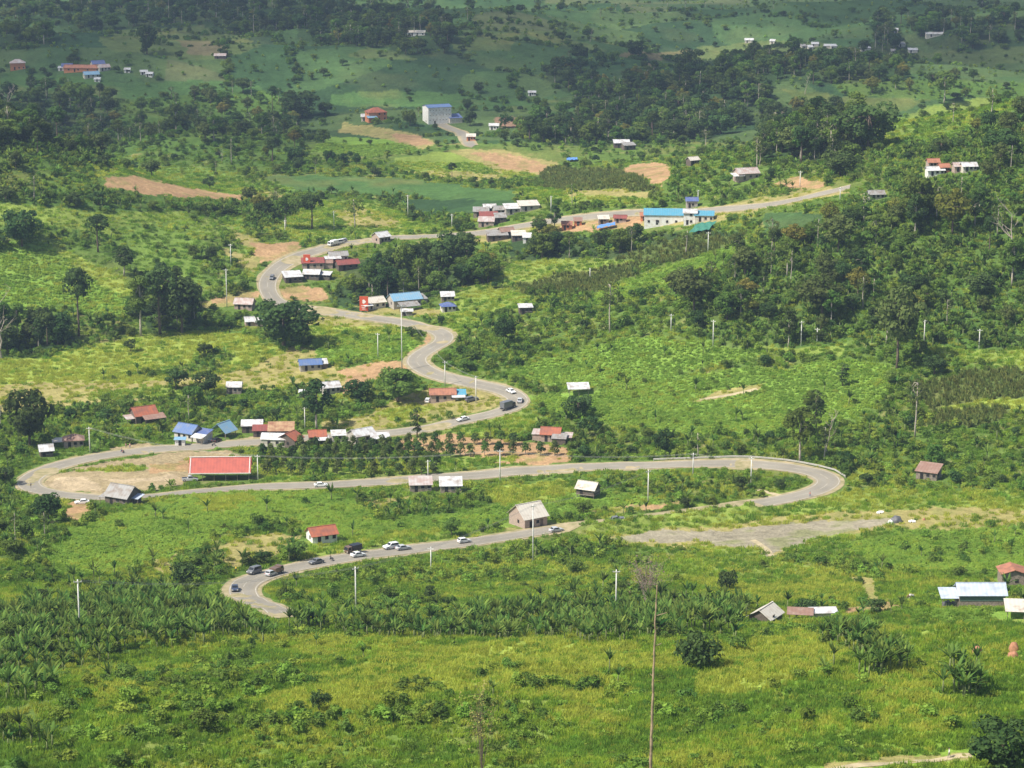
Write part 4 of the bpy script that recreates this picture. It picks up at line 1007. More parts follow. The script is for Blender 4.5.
H(376, 309, 9, 6.5, 2.7, 1.7, 28, 'cream_tin', 'plaster', 'cream roofed house beside red sign board and road', annex=[(-4, -4.2, 3.4, 2, 2, 2.3, 'tarp_white', None)])
H(408, 307, 12.5, 7.5, 3.1, 2.1, 24, 'sky_tin', 'block', 'large house with light blue roof above S bend', annex=[(7.2, 0, 3.6, 6, 2.6, 3.6, 'gray_tin', 'block')])
H(411, 311, 8, 3.4, 2.0, 1.0, 26, 'gray_tin', 'block', 'gray lean-to in front of light blue roofed house', 'lean-to', style='mono', name='lean_to_shelter', open_=True)
H(407, 316, 4.5, 2.4, 1.8, .5, 4, 'white_tin', 'wood', 'small white roadside stall below light blue roof', 'stall', style='mono', name='roadside_stall', wins=0)
H(448, 302, 5.4, 4, 2.3, 1.1, 6, 'white_tin', 'wood', 'small whitish hut uphill of navy roofed hut', 'hut', style='mono', name='hut')
H(449, 312, 5.6, 5, 2.2, 1.5, 12, 'navy_tin', 'plaster', 'small hut with navy blue roof above S bend', 'hut', style='hip', name='hut')
H(526, 314, 5.2, 3.6, 2.6, .7, 8, 'white_tin', 'dark_wood', 'small white roofed hut in scrub right of S bend', 'hut', style='mono', name='hut')
# --- junction cluster
for (u, v, W, D, rf, wl, st, yw, lb) in (
    (481, 217, 7, 4.5, 'gray_tin', 'wood', 'mono', 0, 'gray roofed hut at left end of junction village'),
    (490, 213, 5.5, 4.5, 'white_tin', 'plaster', 'gable', 8, 'white roofed hut at back of junction village'),
    (489, 222, 8, 5, 'red_tin', 'pinkwall', 'mono', 4, 'pinkish house with red roof in junction village'),
    (486, 227, 7, 4.5, 'pink_tin', 'pinkwall', 'mono', -4, 'hut with faded pink roof below red roofed house in junction village'),
    (502, 215, 6.5, 5, 'gray_tin', 'block', 'gable', 15, 'gray roofed house with brown gable in junction village'),
    (501, 223, 5, 4, 'gray_tin', 'dark_wood', 'mono', 10, 'small gray shack in the middle of junction village'),
    (515, 214, 8.5, 6, 'white_tin', 'block', 'mono', 12, 'shop with white flat roof beside junction road'),
    (530, 211, 9, 6, 'cream_tin', 'block', 'mono', 14, 'shop with pale gray roof at right end of junction row'),
    (498, 241, 9, 5, 'gray_tin', 'dark_wood', 'mono', 10, 'gray roofed house in lower junction cluster'),
    (508, 237, 6, 5, 'brown_tin', 'wood', 'gable', 20, 'brown roofed house in lower junction cluster'),
    (519, 241, 6, 4.5, 'cream_tin', 'dark_wood', 'mono', 5, 'pale roofed hut at right of lower junction cluster'),
    (527, 243, 3.5, 2.5, 'white_tin', 'white_wall', 'mono', 0, 'tiny white shack right of lower junction cluster'),
    (567, 230, 6, 4, 'rust_tin', 'orange_wall', 'mono', 0, 'orange walled stall beside far junction road'),
    (578, 226, 4.5, 3, 'brown_tin', 'orange_wall', 'mono', 0, 'brown roofed stall right of orange walled stall'),
    (604, 224, 6, 4, 'cream_tin', 'wood', 'mono', 6, 'cream roofed stall behind blue tarpaulin'),
    (620, 223, 7, 4, 'red_tin', 'pinkwall', 'gable', -6, 'red roofed stall left of long white warehouse'),
    (644, 221, 4, 3, 'rust_tin', 'orange_wall', 'mono', 0, 'small orange shack at left wall of long white warehouse')):
    if u > 560: W, D = W * .75, D * .8
    H(u, v, W, D, 2.2 if u > 560 else 2.5, 1.0 if u > 560 else 1.3, yw, rf, wl, lb, 'house' if 'house' in lb else ('shop' if 'shop' in lb else ('stall' if 'stall' in lb else 'hut')), style=st, name='house' if 'house' in lb else ('shop' if 'shop' in lb else ('roadside_stall' if 'stall' in lb else 'hut')), wins=1)
H(667, 225, 20, 8, 4.2, 1.5, -4, 'cyan_tin', 'white_wall', 'long white warehouse with turquoise roof beside far road', 'warehouse', name='warehouse', style='mono', doors=1, wins=5)
H(690, 225, 5.5, 6, 5.2, 1.2, -4, 'white_tin', 'white_wall', 'narrow white two storey block right of warehouse', 'building', name='building', floors=2, wins=1)
H(704, 222, 8, 6, 2.7, 1.0, -6, 'cyan_tin', 'plaster', 'low shed with turquoise roof right of white warehouse', 'shed', style='mono', name='shed')
H(692, 208, 5, 4, 3.2, 1.2, 0, 'navy_tin', 'block', 'small navy roofed building behind white warehouse', 'building', name='building', wins=1)
# --- far plain
t = H(440, 124, 15.5, 12, 10.6, 1.1, 20, 'blue_tin', 'white_wall', 'tall nearly windowless pale block with blue roof on far plain', 'building', name='tall_building', doors=1, wins=0, annex=[(10.5, -3, 8.5, 8, 3.4, 5.0, 'navy_tin', 'plaster')])
for fl in range(3):
    for k in range(7): MB().box((-6.6 + 2.2 * k, -6.03, 2.6 + 3.1 * fl), (.5, .06, .35)).build('vent', MT['opening'], t)
H(378, 121, 12, 9, 5.4, 2.8, 20, 'orange_tin', 'orange_wall', 'two storey orange house with tiered roof on far plain', style='hip', floors=2, annex=[(-4.5, -6, 6, 4, 2.6, 3.4, 'sky_tin', None)])
H(366, 121, 6, 5, 2.8, 1.4, 0, 'white_tin', 'plaster', 'white roofed hut left of two storey orange house', 'hut', name='hut')
H(471, 141, 5, 4, 2.5, 1, 0, 'cream_tin', 'orange_wall', 'small gatehouse beside driveway of cream block', 'hut', style='mono', name='hut')
H(494, 130, 6, 4, 2.5, 1, 0, 'white_tin', 'white_wall', 'small white shed right of cream block driveway', 'shed', style='mono', name='shed')
H(18, 70, 13, 9, 5.5, 3, 12, 'pink_tin', 'orange_wall', 'two storey red house with tiered roof at far left', style='hip', floors=2)
H(83, 72, 34, 8, 3.2, 2.2, -3, 'rust_tin', 'orange_wall', 'very long rusty roofed building at far left', 'building', name='long_building', wins=4)
H(67, 70, 9, 7, 3, 2, 5, 'navy_tin', 'plaster', 'navy roofed house behind left end of long rusty building')
H(99, 68, 11, 8, 3.4, 2.4, 25, 'navy_tin', 'plaster', 'navy roofed house behind right end of long rusty building')
H(105, 71, 10, 7, 3, 2.2, 30, 'pink_tin', 'plaster', 'pinkish roofed house at right end of long rusty building')
H(92, 78, 13, 8, 2.8, 2.2, 20, 'sky_tin', 'plaster', 'light blue roofed house below long rusty building')
H(97, 82, 5, 4, 2, 1, 0, 'white_tin', 'white_wall', 'white hut below the light blue roof at far left', 'hut', style='mono', name='hut')
H(61, 71, 5, 4, 2.4, 1, 0, 'white_tin', 'white_wall', 'white hut left of the long rusty building', 'hut', style='mono', name='hut')
H(127, 73, 5, 4, 2.6, 1, 0, 'white_tin', 'white_wall', 'lone white hut right of long rusty building', 'hut', style='mono', name='hut')
H(144, 75, 6, 4.5, 2.6, 1.2, 10, 'white_tin', 'white_wall', 'left one of two white huts right of long rusty building', 'hut', name='hut')
H(149, 77, 6, 4.5, 2.6, 1.2, -10, 'white_tin', 'white_wall', 'right one of two white huts right of long rusty building', 'hut', name='hut')
H(220, 59, 10, 7, 2.6, 1.6, 0, 'pink_tin', 'dark_wood', 'dull pinkish roofed farmhouse among far left fields', 'farmhouse', name='farmhouse')
H(416, 36, 17, 7, 3, 1.2, 0, 'cream_tin', 'white_wall', 'long pale roofed building among far trees', 'building', style='mono', name='long_building')
H(532, 96, 6.5, 4, 2.6, 1, 0, 'white_tin', 'white_wall', 'tiny white hut left of far dark woods', 'hut', style='mono', name='hut')
H(622, 148, 9, 5, 2.8, 1.2, 4, 'white_tin', 'dark_wood', 'white roofed shed at the foot of the far dark woods', 'shed', style='mono', name='shed')
H(630, 150, 7, 4.5, 2.6, 1.0, 20, 'gray_tin', 'dark_wood', 'gray roofed shed beside white shed under far woods', 'shed', style='mono', name='shed')
H(749, 180, 10, 7, 3.0, 2, 18, 'pink_tin', 'pinkwall', 'pinkish hut on green slope below far woods', 'hut', name='hut', annex=[(-5, -2, 5, 4, 2, 2.8, 'white_tin', None)])
H(695, 165, 5, 4, 2.4, 1.2, 30, 'cream_tin', 'dark_wood', 'small pale hut in green slope left of pinkish hut', 'hut', name='hut')
for (u, v, W, rf, wl, lb) in ((936, 176, 9, 'white_tin', 'white_wall', 'white roofed house at left of right hilltop cluster'), (945, 173, 5, 'rust_tin', 'orange_wall', 'orange walled house in the right hilltop cluster'),
    (934, 168, 6, 'rust_tin', 'pinkwall', 'small rusty roofed hut behind the right hilltop cluster'), (961, 172, 7, 'pink_tin', 'pinkwall', 'pinkish hut in the right hilltop cluster'), (970, 172, 7.5, 'white_tin', 'plaster', 'pale roofed house at right of right hilltop cluster'), (877, 200, 8, 'gray_tin', 'block', 'gray roofed hut among trees below right hilltop cluster')):
    H(u, v, W, 5, 2.8, 1.5, 8, rf, wl, lb, 'hut' if 'hut' in lb else 'house', name='hut' if 'hut' in lb else 'house')
for (u, v, W, lb) in ((935, 37, 18, 'long white roofed barn in far right plain'), (866, 51, 10, 'bright white roofed barn in the far right village'), (834, 49, 6, 'right one of two close white huts in far right village'), (827, 49, 6, 'left one of two close white huts in far right village'),
    (815, 47, 7, 'white hut at back of far right village'), (811, 50, 5, 'white hut at front of far right village'), (772, 44, 5, 'pale hut at left end of far right village'), (804, 49, 5, 'grayish hut left of far right village'),
    (902, 47, 7, 'gray hut right of bright white barn'), (913, 53, 9, 'low pale roofed shed right of bright white barn'), (896, 33, 4, 'tiny white hut above bright white barn'), (749, 43, 9, 'white roofed hut left of far right village'), (893, 54, 4, 'tiny white hut below gray far hut')):
    H(u, v, W, 5, 2.6, 1.4, rng.uniform(-15, 15), 'gray_tin' if 'gray' in lb else 'white_tin', 'plaster', lb, 'barn' if 'barn' in lb else ('shed' if 'shed' in lb else 'hut'), style='mono', name='barn' if 'barn' in lb else ('shed' if 'shed' in lb else 'hut'), wins=0, doors=1)
# --- flat sheets and nets
def sheet(u, v, W, L, yaw, mat, name, label, cat, h=.6):
    p = ground_at(u, v); t = MB(); n = 8
    ca, sa = math.cos(R(yaw)), math.sin(R(yaw)); idx = {}
    for top in (0, 1):
        for i in range(n + 1):
            for j in range(n + 1):
                x, y = (i / n - .5) * W, (j / n - .5) * L; X, Y = x * ca - y * sa, x * sa + y * ca
                z = float(hgt(p.x + X, p.y + Y)) - p.z + h + .25 * math.sin(i * 2.1 + j * 1.3) - .35 * (abs(i / n - .5) + abs(j / n - .5)) - (.08 if not top else 0)
                idx[top, i, j] = len(t.v); t.v.append((X, Y, z))
    for i in range(n):
        for j in range(n):
            a = [(i, j), (i + 1, j), (i + 1, j + 1), (i, j + 1)]
            t.f.append(tuple(idx[1, *q] for q in a)); t.f.append(tuple(idx[0, *q] for q in reversed(a)))
    o = t.build(name, MT[mat], None); o.location = p; tag(o, label, cat); stamp(p.x, p.y, max(W, L) / 2 + 1, 1); stamp(p.x, p.y - 4, max(W, L) / 2, 2); return o
sheet(703, 230, 9, 10, -25, 'net_green', 'shade_net', 'green shade net stretched below turquoise roofed shed', 'shade net', 1.8)
sheet(606, 229, 8, 4, 0, 'tarp_blue', 'tarpaulin', 'bright blue tarpaulin spread beside far junction stalls', 'tarpaulin', 2.0)
sheet(572, 161, 6, 5, 0, 'tarp_blue', 'tarpaulin', 'blue tarpaulin in field left of the orange dirt scar', 'tarpaulin', 1.6)
sheet(880, 513, 2.0, 1.4, 10, 'tarp_white', 'plastic_sheet', 'white plastic sheet left of gray covered heap', 'plastic sheet', .5)
sheet(912, 522, 2.0, 1.5, -15, 'tarp_white', 'plastic_sheet', 'white plastic sheet right of gray covered heap', 'plastic sheet', .5)
def mound(u, v, w, h, mat, name, label, cat, seed, parts=None):
    p = ground_at(u, v); bm = bmesh.new(); bmesh.ops.create_icosphere(bm, subdivisions=3, radius=1)
    for q in bm.verts:
        n = mnoise.fractal(q.co * 1.6 + Vector((seed, seed * 2, 0)), 1, 2, 3) * .22
        q.co = Vector((q.co.x * w / 2 * (1 + n), q.co.y * w / 2 * .9 * (1 + n), q.co.z * h * (1 + n)))
    me = bpy.data.meshes.new(name); bm.to_mesh(me); bm.free(); me.materials.append(MT[mat]); me.polygons.foreach_set('use_smooth', [True] * len(me.polygons))
    o = add_obj(name, me); o.location = p; tag(o, label, cat); stamp(p.x, p.y, w / 2 + .6, 1); stamp(p.x, p.y - 3, w / 2 + 1.5, 2); return o
mound(896, 522, 3.6, 1.9, 'tarp_gray', 'covered_heap', 'dark gray covered heap on the bare gravel ground', 'heap', 3)
mound(891, 523, 1.8, 1.1, 'tarp_white', 'sack_pile', 'small whitish sack heap touching gray covered heap', 'sack', 4)
mound(977, 654, 2.0, 1.6, 'clay', 'termite_mound', 'lone orange clay mound right of banana clump', 'mound', 5)
mound(1014, 651, 1.9, 1.7, 'clay', 'termite_mound', 'upper one of two stacked orange clay mounds', 'mound', 6)
mound(1013, 659, 2.2, 1.4, 'clay', 'termite_mound', 'lower one of two stacked orange clay mounds', 'mound', 7)
mound(924, 520, .9, .6, 'clay', 'termite_mound', 'small reddish clay lump right of white plastic sheets', 'mound', 8)

# ------------------------------------------------------------------ red sign boards
def totem(u, v, W, Hh, label):
    p = ground_at(u, v); t = empty('sign_board', p, R(-4), label, 'sign board')
    MB().box((0, 0, Hh * .5 + .6), (W, .5, Hh)).build('board', MT['redsign'], t)
    for sx in (-1, 1): MB().box((sx * W * .35, 0, -.1), (.3, .3, 1.6)).build('post', MT['steel'], t)
    e = MB(); n = 14
    e.extrude([(math.cos(a) * W * .2 * (1 + .25 * math.cos(3 * a)), Hh * .74 + math.sin(a) * W * .24) for a in [2 * math.pi * k / n for k in range(n)]], -.31, -.25); e.build('emblem', MT['signwhite'], t)
    for k in range(3): MB().box((0, -.28, Hh * (.46 - .12 * k)), (W * (.62 - .1 * k), .06, .22)).build('text_bar', MT['signwhite'], t)
    stamp(p.x, p.y, 3, 1); stamp(p.x, p.y - 4, 4, 2); stamp(p.x, p.y - 9, 4, 2)
totem(307, 268, 3.0, 5.4, 'red sign board with white emblem above dark red shop roof')
totem(364, 312, 3.6, 6.0, 'red sign board with white emblem beside cream roofed house')

# ------------------------------------------------------------------ vehicles
PAINT = {k: mat_paint('car_paint_' + k, c, .28, .03, 1.0) for k, c in (('white', (.80, .80, .79)), ('silver', (.50, .51, .52)), ('gray', (.16, .165, .175)), ('navy', (.05, .065, .11)), ('black', (.025, .025, .028)), ('red', (.5, .06, .04)), ('brown', (.16, .10, .07)))}
GLASS = mat_paint('car_glass', (.02, .025, .03), .08, .05, 1)
RUBBER = mat_paint('tyre_rubber', (.02, .02, .02), .9, .1, 4)
LAMP = mat_paint('lamp_glass', (.75, .75, .7), .15, .05, 1); TAIL = mat_paint('tail_lamp', (.45, .02, .02), .2, .05, 1)
KINDS = {  # length, width, hood height, roof height, cabin (rear bottom, rear top, front top, front bottom), deck behind the cabin
    'sedan': (4.5, 1.76, .92, 1.43, (-1.75, -1.15, .25, .95)), 'hatch': (3.9, 1.7, .95, 1.5, (-1.85, -1.6, .25, .95)),
    'suv': (4.7, 1.86, 1.1, 1.78, (-2.2, -2.0, .35, 1.05)), 'van': (4.9, 1.85, 1.15, 1.98, (-2.38, -2.3, 1.0, 1.75)), 'pickup': (5.2, 1.86, 1.08, 1.76, (-.75, -.55, .6, 1.2))}
def car(u, v, kind, col, label, sense=1, yaw=None, cat='car', dz=.17):
    p = ground_at(u, v)
    if yaw is None:
        i = int(np.argmin(((ROADC - np.array([p.x, p.y])) ** 2).sum(1))); a, b = ROADC[max(i - 2, 0)], ROADC[min(i + 2, len(ROADC) - 1)]
        ang = math.atan2(b[1] - a[1], b[0] - a[0]) + (0 if sense > 0 else math.pi)
    else: ang = R(yaw)
    L, W, hh, hr, cb = KINDS[kind]
    t = empty('parked_car' if 'parked' in label else kind if kind in ('van', 'pickup') else 'car', (p.x, p.y, p.z + dz), ang, label, cat)
    f = Vector((math.cos(ang), math.sin(ang))) * 2
    sl = (float(hgt(p.x + f.x, p.y + f.y)) - float(hgt(p.x - f.x, p.y - f.y))) / 4
    t.rotation_euler = (0, -math.atan(sl), ang)
    x0, x1 = -L / 2, L / 2
    b = MB().extrude([(x0, .42), (x0 + .05, .28), (x1 - .08, .26), (x1, .5), (x1 - .05, hh * .78), (x1 - .35, hh * .86), (cb[3], hh), (cb[0], hh), (x0 + .02, hh * .96), (x0 - .02, .7)], -W / 2, W / 2)
    body = b.build('body', PAINT[col], t, bevel=.05)
    c = MB(); k = .82
    for (zz, xa, xb, w) in ((hh - .02, cb[0], cb[3], W / 2 * .96), (hr, cb[1], cb[2], W / 2 * k)):
        c.v += [(xa, -w, zz), (xb, -w, zz), (xb, w, zz), (xa, w, zz)]
    c.f += [(0, 1, 5, 4), (1, 2, 6, 5), (2, 3, 7, 6), (3, 0, 4, 7), (4, 5, 6, 7)]
    c.build('cabin', PAINT[col], t, bevel=.05)
    def lerp(a, b, q): return tuple(a[i] + (b[i] - a[i]) * q for i in range(3))
    def pane(i, j, name, sh):
        A, B, C_, D_ = c.v[i], c.v[j], c.v[j + 4], c.v[i + 4]
        bl, br, tr, tl = lerp(A, D_, .12), lerp(B, C_, .12), lerp(B, C_, .86), lerp(A, D_, .86)
        m = .08; q = [lerp(bl, br, m), lerp(bl, br, 1 - m), lerp(tl, tr, 1 - m), lerp(tl, tr, m)]
        nb = MB(); n = [(x + sh[0], y + sh[1], z + sh[2]) for x, y, z in q]; nb.v = q + n
        nb.f = [(4, 5, 6, 7), (0, 1, 5, 4), (1, 2, 6, 5), (2, 3, 7, 6), (3, 0, 4, 7)]; nb.build(name, GLASS, t)
    pane(1, 2, 'windscreen', (.025, 0, .02)); pane(3, 0, 'rear_window', (-.025, 0, .01)); pane(0, 1, 'side_window', (0, -.025, .01)); pane(2, 3, 'side_window', (0, .025, .01))
    wr = .33 if kind in ('sedan', 'hatch') else .38
    for wx in (x0 + .8, x1 - .85):
        for sy in (-1, 1):
            w = MB().tube([(wx, sy * (W / 2 - .2), wr), (wx, sy * (W / 2 + .03), wr)], wr, 14).build('wheel', RUBBER, t)
            MB().tube([(wx, sy * (W / 2 + .03), wr), (wx, sy * (W / 2 + .05), wr)], wr * .6, 10).build('rim', MT['steel'], w)
    for sy in (-1, 1):
        MB().box((x1 - .04, sy * W * .36, hh * .68), (.14, .36, .16)).build('headlight', LAMP, t); MB().box((x0 + .0, sy * W * .4, hh * .78), (.1, .22, .2)).build('tail_light', TAIL, t)
    MB().box((x1 - .02, 0, .4), (.12, W * .9, .16)).build('bumper', PAINT['black'], t)
    if kind == 'pickup': MB().box((-1.72, 0, hh + .006), (1.62, W * .82, .02)).build('load_bed', PAINT['black'], t)
    return t
def truck(u, v, cabcol, boxcol, label, sense=1, L=6.5, Hb=2.9):
    p = ground_at(u, v); i = int(np.argmin(((ROADC - np.array([p.x, p.y])) ** 2).sum(1))); a, b = ROADC[max(i - 2, 0)], ROADC[min(i + 2, len(ROADC) - 1)]
    ang = math.atan2(b[1] - a[1], b[0] - a[0]) + (0 if sense > 0 else math.pi)
    t = empty('truck', (p.x, p.y, p.z + .17), ang, label, 'truck')
    MB().box((-.9, 0, .62), (L - .6, 1.0, .22)).build('chassis', PAINT['black'], t)
    MB().box((-.95, 0, (Hb + .78) / 2), (L - 2.0, 2.15, Hb - .78)).build('cargo_box', PAINT[boxcol], t, bevel=.04)
    x = L / 2 - .95
    MB().extrude([(x - .75, .45), (x + .8, .45), (x + .85, 1.2), (x + .55, 2.1), (x - .75, 2.15)], -1.0, 1.0).build('cab', PAINT[cabcol], t, bevel=.05)
    wb = MB().quad((x + .86, -.85, 1.25), (x + .86, .85, 1.25), (x + .6, .8, 2.0), (x + .6, -.8, 2.0)); wb.v = [(a + .02, b, c) for a, b, c in wb.v]; wb.build('windscreen', GLASS, t)
    for sy in (-1, 1):
        MB().box((x + .1, sy * 1.01, 1.6), (.8, .04, .6)).build('side_window', GLASS, t)
        MB().box((x + .85, sy * .75, .8), (.1, .3, .2)).build('headlight', LAMP, t)
        for wx in (-L / 2 + .9, x):
            w = MB().tube([(wx, sy * .75, .45), (wx, sy * 1.06, .45)], .45, 14).build('wheel', RUBBER, t); MB().tube([(wx, sy * 1.06, .45), (wx, sy * 1.08, .45)], .24, 10).build('rim', MT['steel'], w)
    return t
car(235, 591, 'sedan', 'navy', 'dark bluish sedan rounding the lowest bend, closest to bananas', 1)
car(254, 574, 'van', 'gray', 'dark gray van entering the lowest bend', 1, cat='van')
car(271, 576, 'hatch', 'silver', 'pale hatchback right of the dark gray van', -1)
truck(277, 574, 'brown', 'brown', 'small brown truck behind pale hatchback near lowest bend', -1, 4.0, 2.0)
car(316, 564, 'sedan', 'gray', 'gray sedan ahead of the motorbike on lower road', 1)
truck(353, 553, 'brown', 'black', 'dark box truck with brown cab on lower road', 1, 5.2, 2.3)
car(358, 557, 'sedan', 'white', 'white sedan beside the brown cab truck on lower road', -1)
car(391, 549, 'suv', 'white', 'large white utility car, left one of two close white cars', 1)
car(403, 550, 'sedan', 'silver', 'silver sedan, right one of two close cars on lower road', -1)
car(464, 543, 'hatch', 'white', 'white hatchback alone on the lower road', -1)
car(556, 532, 'sedan', 'silver', 'pale sedan in front of the barn', -1)
car(617, 521, 'sedan', 'gray', 'gray car half hidden by grass bank right of barn', -1, yaw=5, dz=.1)
car(321, 487, 'sedan', 'white', 'white sedan alone on the middle road below orchard', 1)
car(82, 504, 'sedan', 'white', 'white parked car on bare earth beside gray shed', yaw=190, dz=.1)
car(190, 481, 'pickup', 'silver', 'silver parked pickup at left end of coral red shelter', yaw=10, cat='pickup', dz=.1)
car(204, 442, 'pickup', 'silver', 'silver pickup parked before the blue roofed house', yaw=8, cat='pickup')
car(217, 442, 'hatch', 'black', 'black parked car left of light blue stall', yaw=60)
car(463, 421, 'sedan', 'white', 'white sedan on the inner bend below rusty roofed house', 1)
truck(508, 409, 'black', 'gray', 'dark box truck on the inner bend', -1)
car(520, 402, 'sedan', 'silver', 'silver sedan in the middle of the inner bend', -1)
car(511, 393, 'sedan', 'white', 'white sedan entering the inner bend from above', 1)
truck(333, 246, 'white', 'white', 'white truck on the upper road by wooded crest', 1, 5.5, 2.5)
car(339, 244, 'van', 'white', 'white van following white truck on upper road', 1, cat='van')
car(272, 279, 'hatch', 'gray', 'small gray car in the upper bend', 1)
car(428, 402, 'hatch', 'white', 'white car parked at left wall of rusty roofed house', yaw=80, dz=.1)
car(472, 401, 'suv', 'gray', 'gray car parked right of turquoise annex', yaw=20, dz=.1)
car(343, 242, 'hatch', 'silver', 'silver car behind white van on upper road', 1)

# ------------------------------------------------------------------ people, riders, cow
def skinned(name, verts, edges, radii, mats, matfn, sub=2):
    me = bpy.data.meshes.new(name + '_skeleton'); me.from_pydata(verts, edges, [])
    o = bpy.data.objects.new(name + '_skeleton', me); COL.objects.link(o)
    s = o.modifiers.new('skin', 'SKIN'); sd = o.modifiers.new('smooth', 'SUBSURF'); sd.levels = sub; sd.render_levels = sub
    if not me.skin_vertices: me.skin_vertices.new()
    for i, q in enumerate(radii):
        q = q if hasattr(q, '__len__') else (q, q); me.skin_vertices[0].data[i].radius = q; me.skin_vertices[0].data[i].use_root = (i == 0)
    dg = bpy.context.evaluated_depsgraph_get(); out = bpy.data.meshes.new_from_object(o.evaluated_get(dg)); bpy.data.objects.remove(o)
    out.name = name; out.materials.clear()
    for m in mats: out.materials.append(m)
    for f in out.polygons: f.material_index = matfn(f.center); f.use_smooth = True
    return out
SKIN = mat_paint('skin', (.36, .22, .15), .6, .04, 2); HAIR = mat_paint('black_hair', (.012, .01, .01), .5, .1, 8)
CLOTH = {k: mat_paint('cloth_' + k, c, .85, .06, 4) for k, c in (('yellow', (.75, .55, .05)), ('black', (.025, .025, .03)), ('blue', (.06, .10, .22)), ('pink', (.62, .34, .30)), ('red', (.5, .06, .05)), ('gray', (.2, .2, .2)), ('white', (.75, .75, .73)))}
def person_mesh(shirt, trousers, seated=False, step=.12):
    if not seated:
        V = [(0, 0, .95), (0, 0, 1.15), (0, 0, 1.38), (0, .01, 1.5), (0, .02, 1.6), (0, .03, 1.7)]
        Rr = [(.16, .12), (.14, .1), (.17, .11), .055, (.085, .1), (.07, .08)]
        E_ = [(0, 1), (1, 2), (2, 3), (3, 4), (4, 5)]
        for s in (-1, 1):
            n = len(V); V += [(s * .19, 0, 1.4), (s * .24, -.02, 1.13), (s * .25, .06, .88), (s * .25, .1, .79)]; Rr += [.06, .045, .035, .04]; E_ += [(2, n), (n, n + 1), (n + 1, n + 2), (n + 2, n + 3)]
            n = len(V); V += [(s * .1, s * step * .2, .85), (s * .11, s * step, .48), (s * .11, s * step * 1.3 - .03, .08), (s * .11, s * step * 1.3 + .12, .04)]; Rr += [.09, .065, .045, (.045, .035)]; E_ += [(0, n), (n, n + 1), (n + 1, n + 2), (n + 2, n + 3)]
        hip = .93
    else:
        V = [(0, -.05, .82), (0, -.02, 1.02), (0, .05, 1.25), (0, .1, 1.38), (0, .13, 1.48), (0, .14, 1.57)]
        Rr = [(.16, .13), (.14, .1), (.17, .11), .055, (.085, .1), (.07, .08)]
        E_ = [(0, 1), (1, 2), (2, 3), (3, 4), (4, 5)]
        for s in (-1, 1):
            n = len(V); V += [(s * .19, .06, 1.27), (s * .26, .22, 1.08), (s * .28, .48, 1.04), (s * .28, .56, 1.03)]; Rr += [.06, .045, .035, .04]; E_ += [(2, n), (n, n + 1), (n + 1, n + 2), (n + 2, n + 3)]
            n = len(V); V += [(s * .13, .05, .78), (s * .19, .36, .68), (s * .17, .26, .32), (s * .17, .38, .28)]; Rr += [.09, .065, .045, (.045, .035)]; E_ += [(0, n), (n, n + 1), (n + 1, n + 2), (n + 2, n + 3)]
        hip = .84
    top = V[3][2] - .06
    def mf(c):
        if c.z > top: return 0
        if abs(c.x) > .2 and c.z < top - .3 and (c.z > .7 if not seated else c.y > .2 and c.z > .9): return 0
        return 1 if c.z > hip else 2
    return skinned('person', V, E_, Rr, [SKIN, CLOTH[shirt], CLOTH[trousers]], mf), V[5]
def hair_for(o, head):
    bm = bmesh.new(); bmesh.ops.create_uvsphere(bm, u_segments=12, v_segments=8, radius=.1)
    bmesh.ops.delete(bm, geom=[q for q in bm.verts if q.co.z < -.02 and q.co.y > -.03], context='VERTS')
    me = bpy.data.meshes.new('hair'); bm.to_mesh(me); bm.free(); h = add_obj('hair', me, o, HAIR); h.location = (head[0], head[1] - .015, head[2] + .0)
def person(u, v, shirt, trousers, label, yaw=0, seated=False, dz=.05, at=None):
    me, head = person_mesh(shirt, trousers, seated); p = at or ground_at(u, v)
    o = add_obj('person', me); o.location = (p.x, p.y, p.z + dz); o.rotation_euler = (0, 0, R(yaw)); tag(o, label, 'person'); hair_for(o, head)
    if at is None: stamp(p.x, p.y, 1.2, 1); stamp(p.x, p.y - 3, 3, 2)
    return o
def motorbike(u, v, col, label, rider, sense=1, yaw=None):
    p = ground_at(u, v); i = int(np.argmin(((ROADC - np.array([p.x, p.y])) ** 2).sum(1))); a, b = ROADC[max(i - 2, 0)], ROADC[min(i + 2, len(ROADC) - 1)]
    ang = math.atan2(b[1] - a[1], b[0] - a[0]) - math.pi / 2 + (0 if sense > 0 else math.pi)
    if yaw is not None: ang = R(yaw)
    t = empty('motorbike', (p.x, p.y, p.z + .16), ang, label, 'motorbike')
    for y in (-.62, .62):
        w = MB().tube([(-.05, y, .3), (.05, y, .3)], .3, 14).build('wheel', RUBBER, t); MB().tube([(-.055, y, .3), (.055, y, .3)], .16, 10).build('hub', MT['steel'], w)
    MB().tube([(0, .62, .3), (0, .42, 1.0)], .04, 6).build('fork', MT['steel'], t); MB().tube([(-.32, .36, 1.02), (0, .42, .98), (.32, .36, 1.02)], .025, 6).build('handlebar', PAINT['black'], t)
    MB().extrude([(-.45, .45), (.3, .42), (.42, .75), (.1, .62), (-.1, .7), (-.75, .74), (-.7, .6)], -.11, .11).build('body', PAINT[col], t, bevel=.03)
    body = t.children[-1]; body.rotation_euler = (0, 0, math.pi / 2)
    MB().box((0, -.28, .76), (.26, .72, .1)).build('seat', PAINT['black'], t, bevel=.03); MB().box((0, .5, .86), (.16, .1, .16)).build('headlight', LAMP, t)
    if rider: person(0, 0, rider[0], rider[1], rider[2], math.degrees(ang), True, 0, Vector((p.x, p.y, p.z + .16)))
motorbike(331, 561, 'black', 'black motorbike carrying a rider on lower road', ('black', 'black', 'rider in black clothes on motorbike on lower road'), 1)
motorbike(122, 453, 'red', 'red motorbike at the edge of upper loop road', ('gray', 'blue', 'rider in gray on red motorbike by upper loop road'), 1)
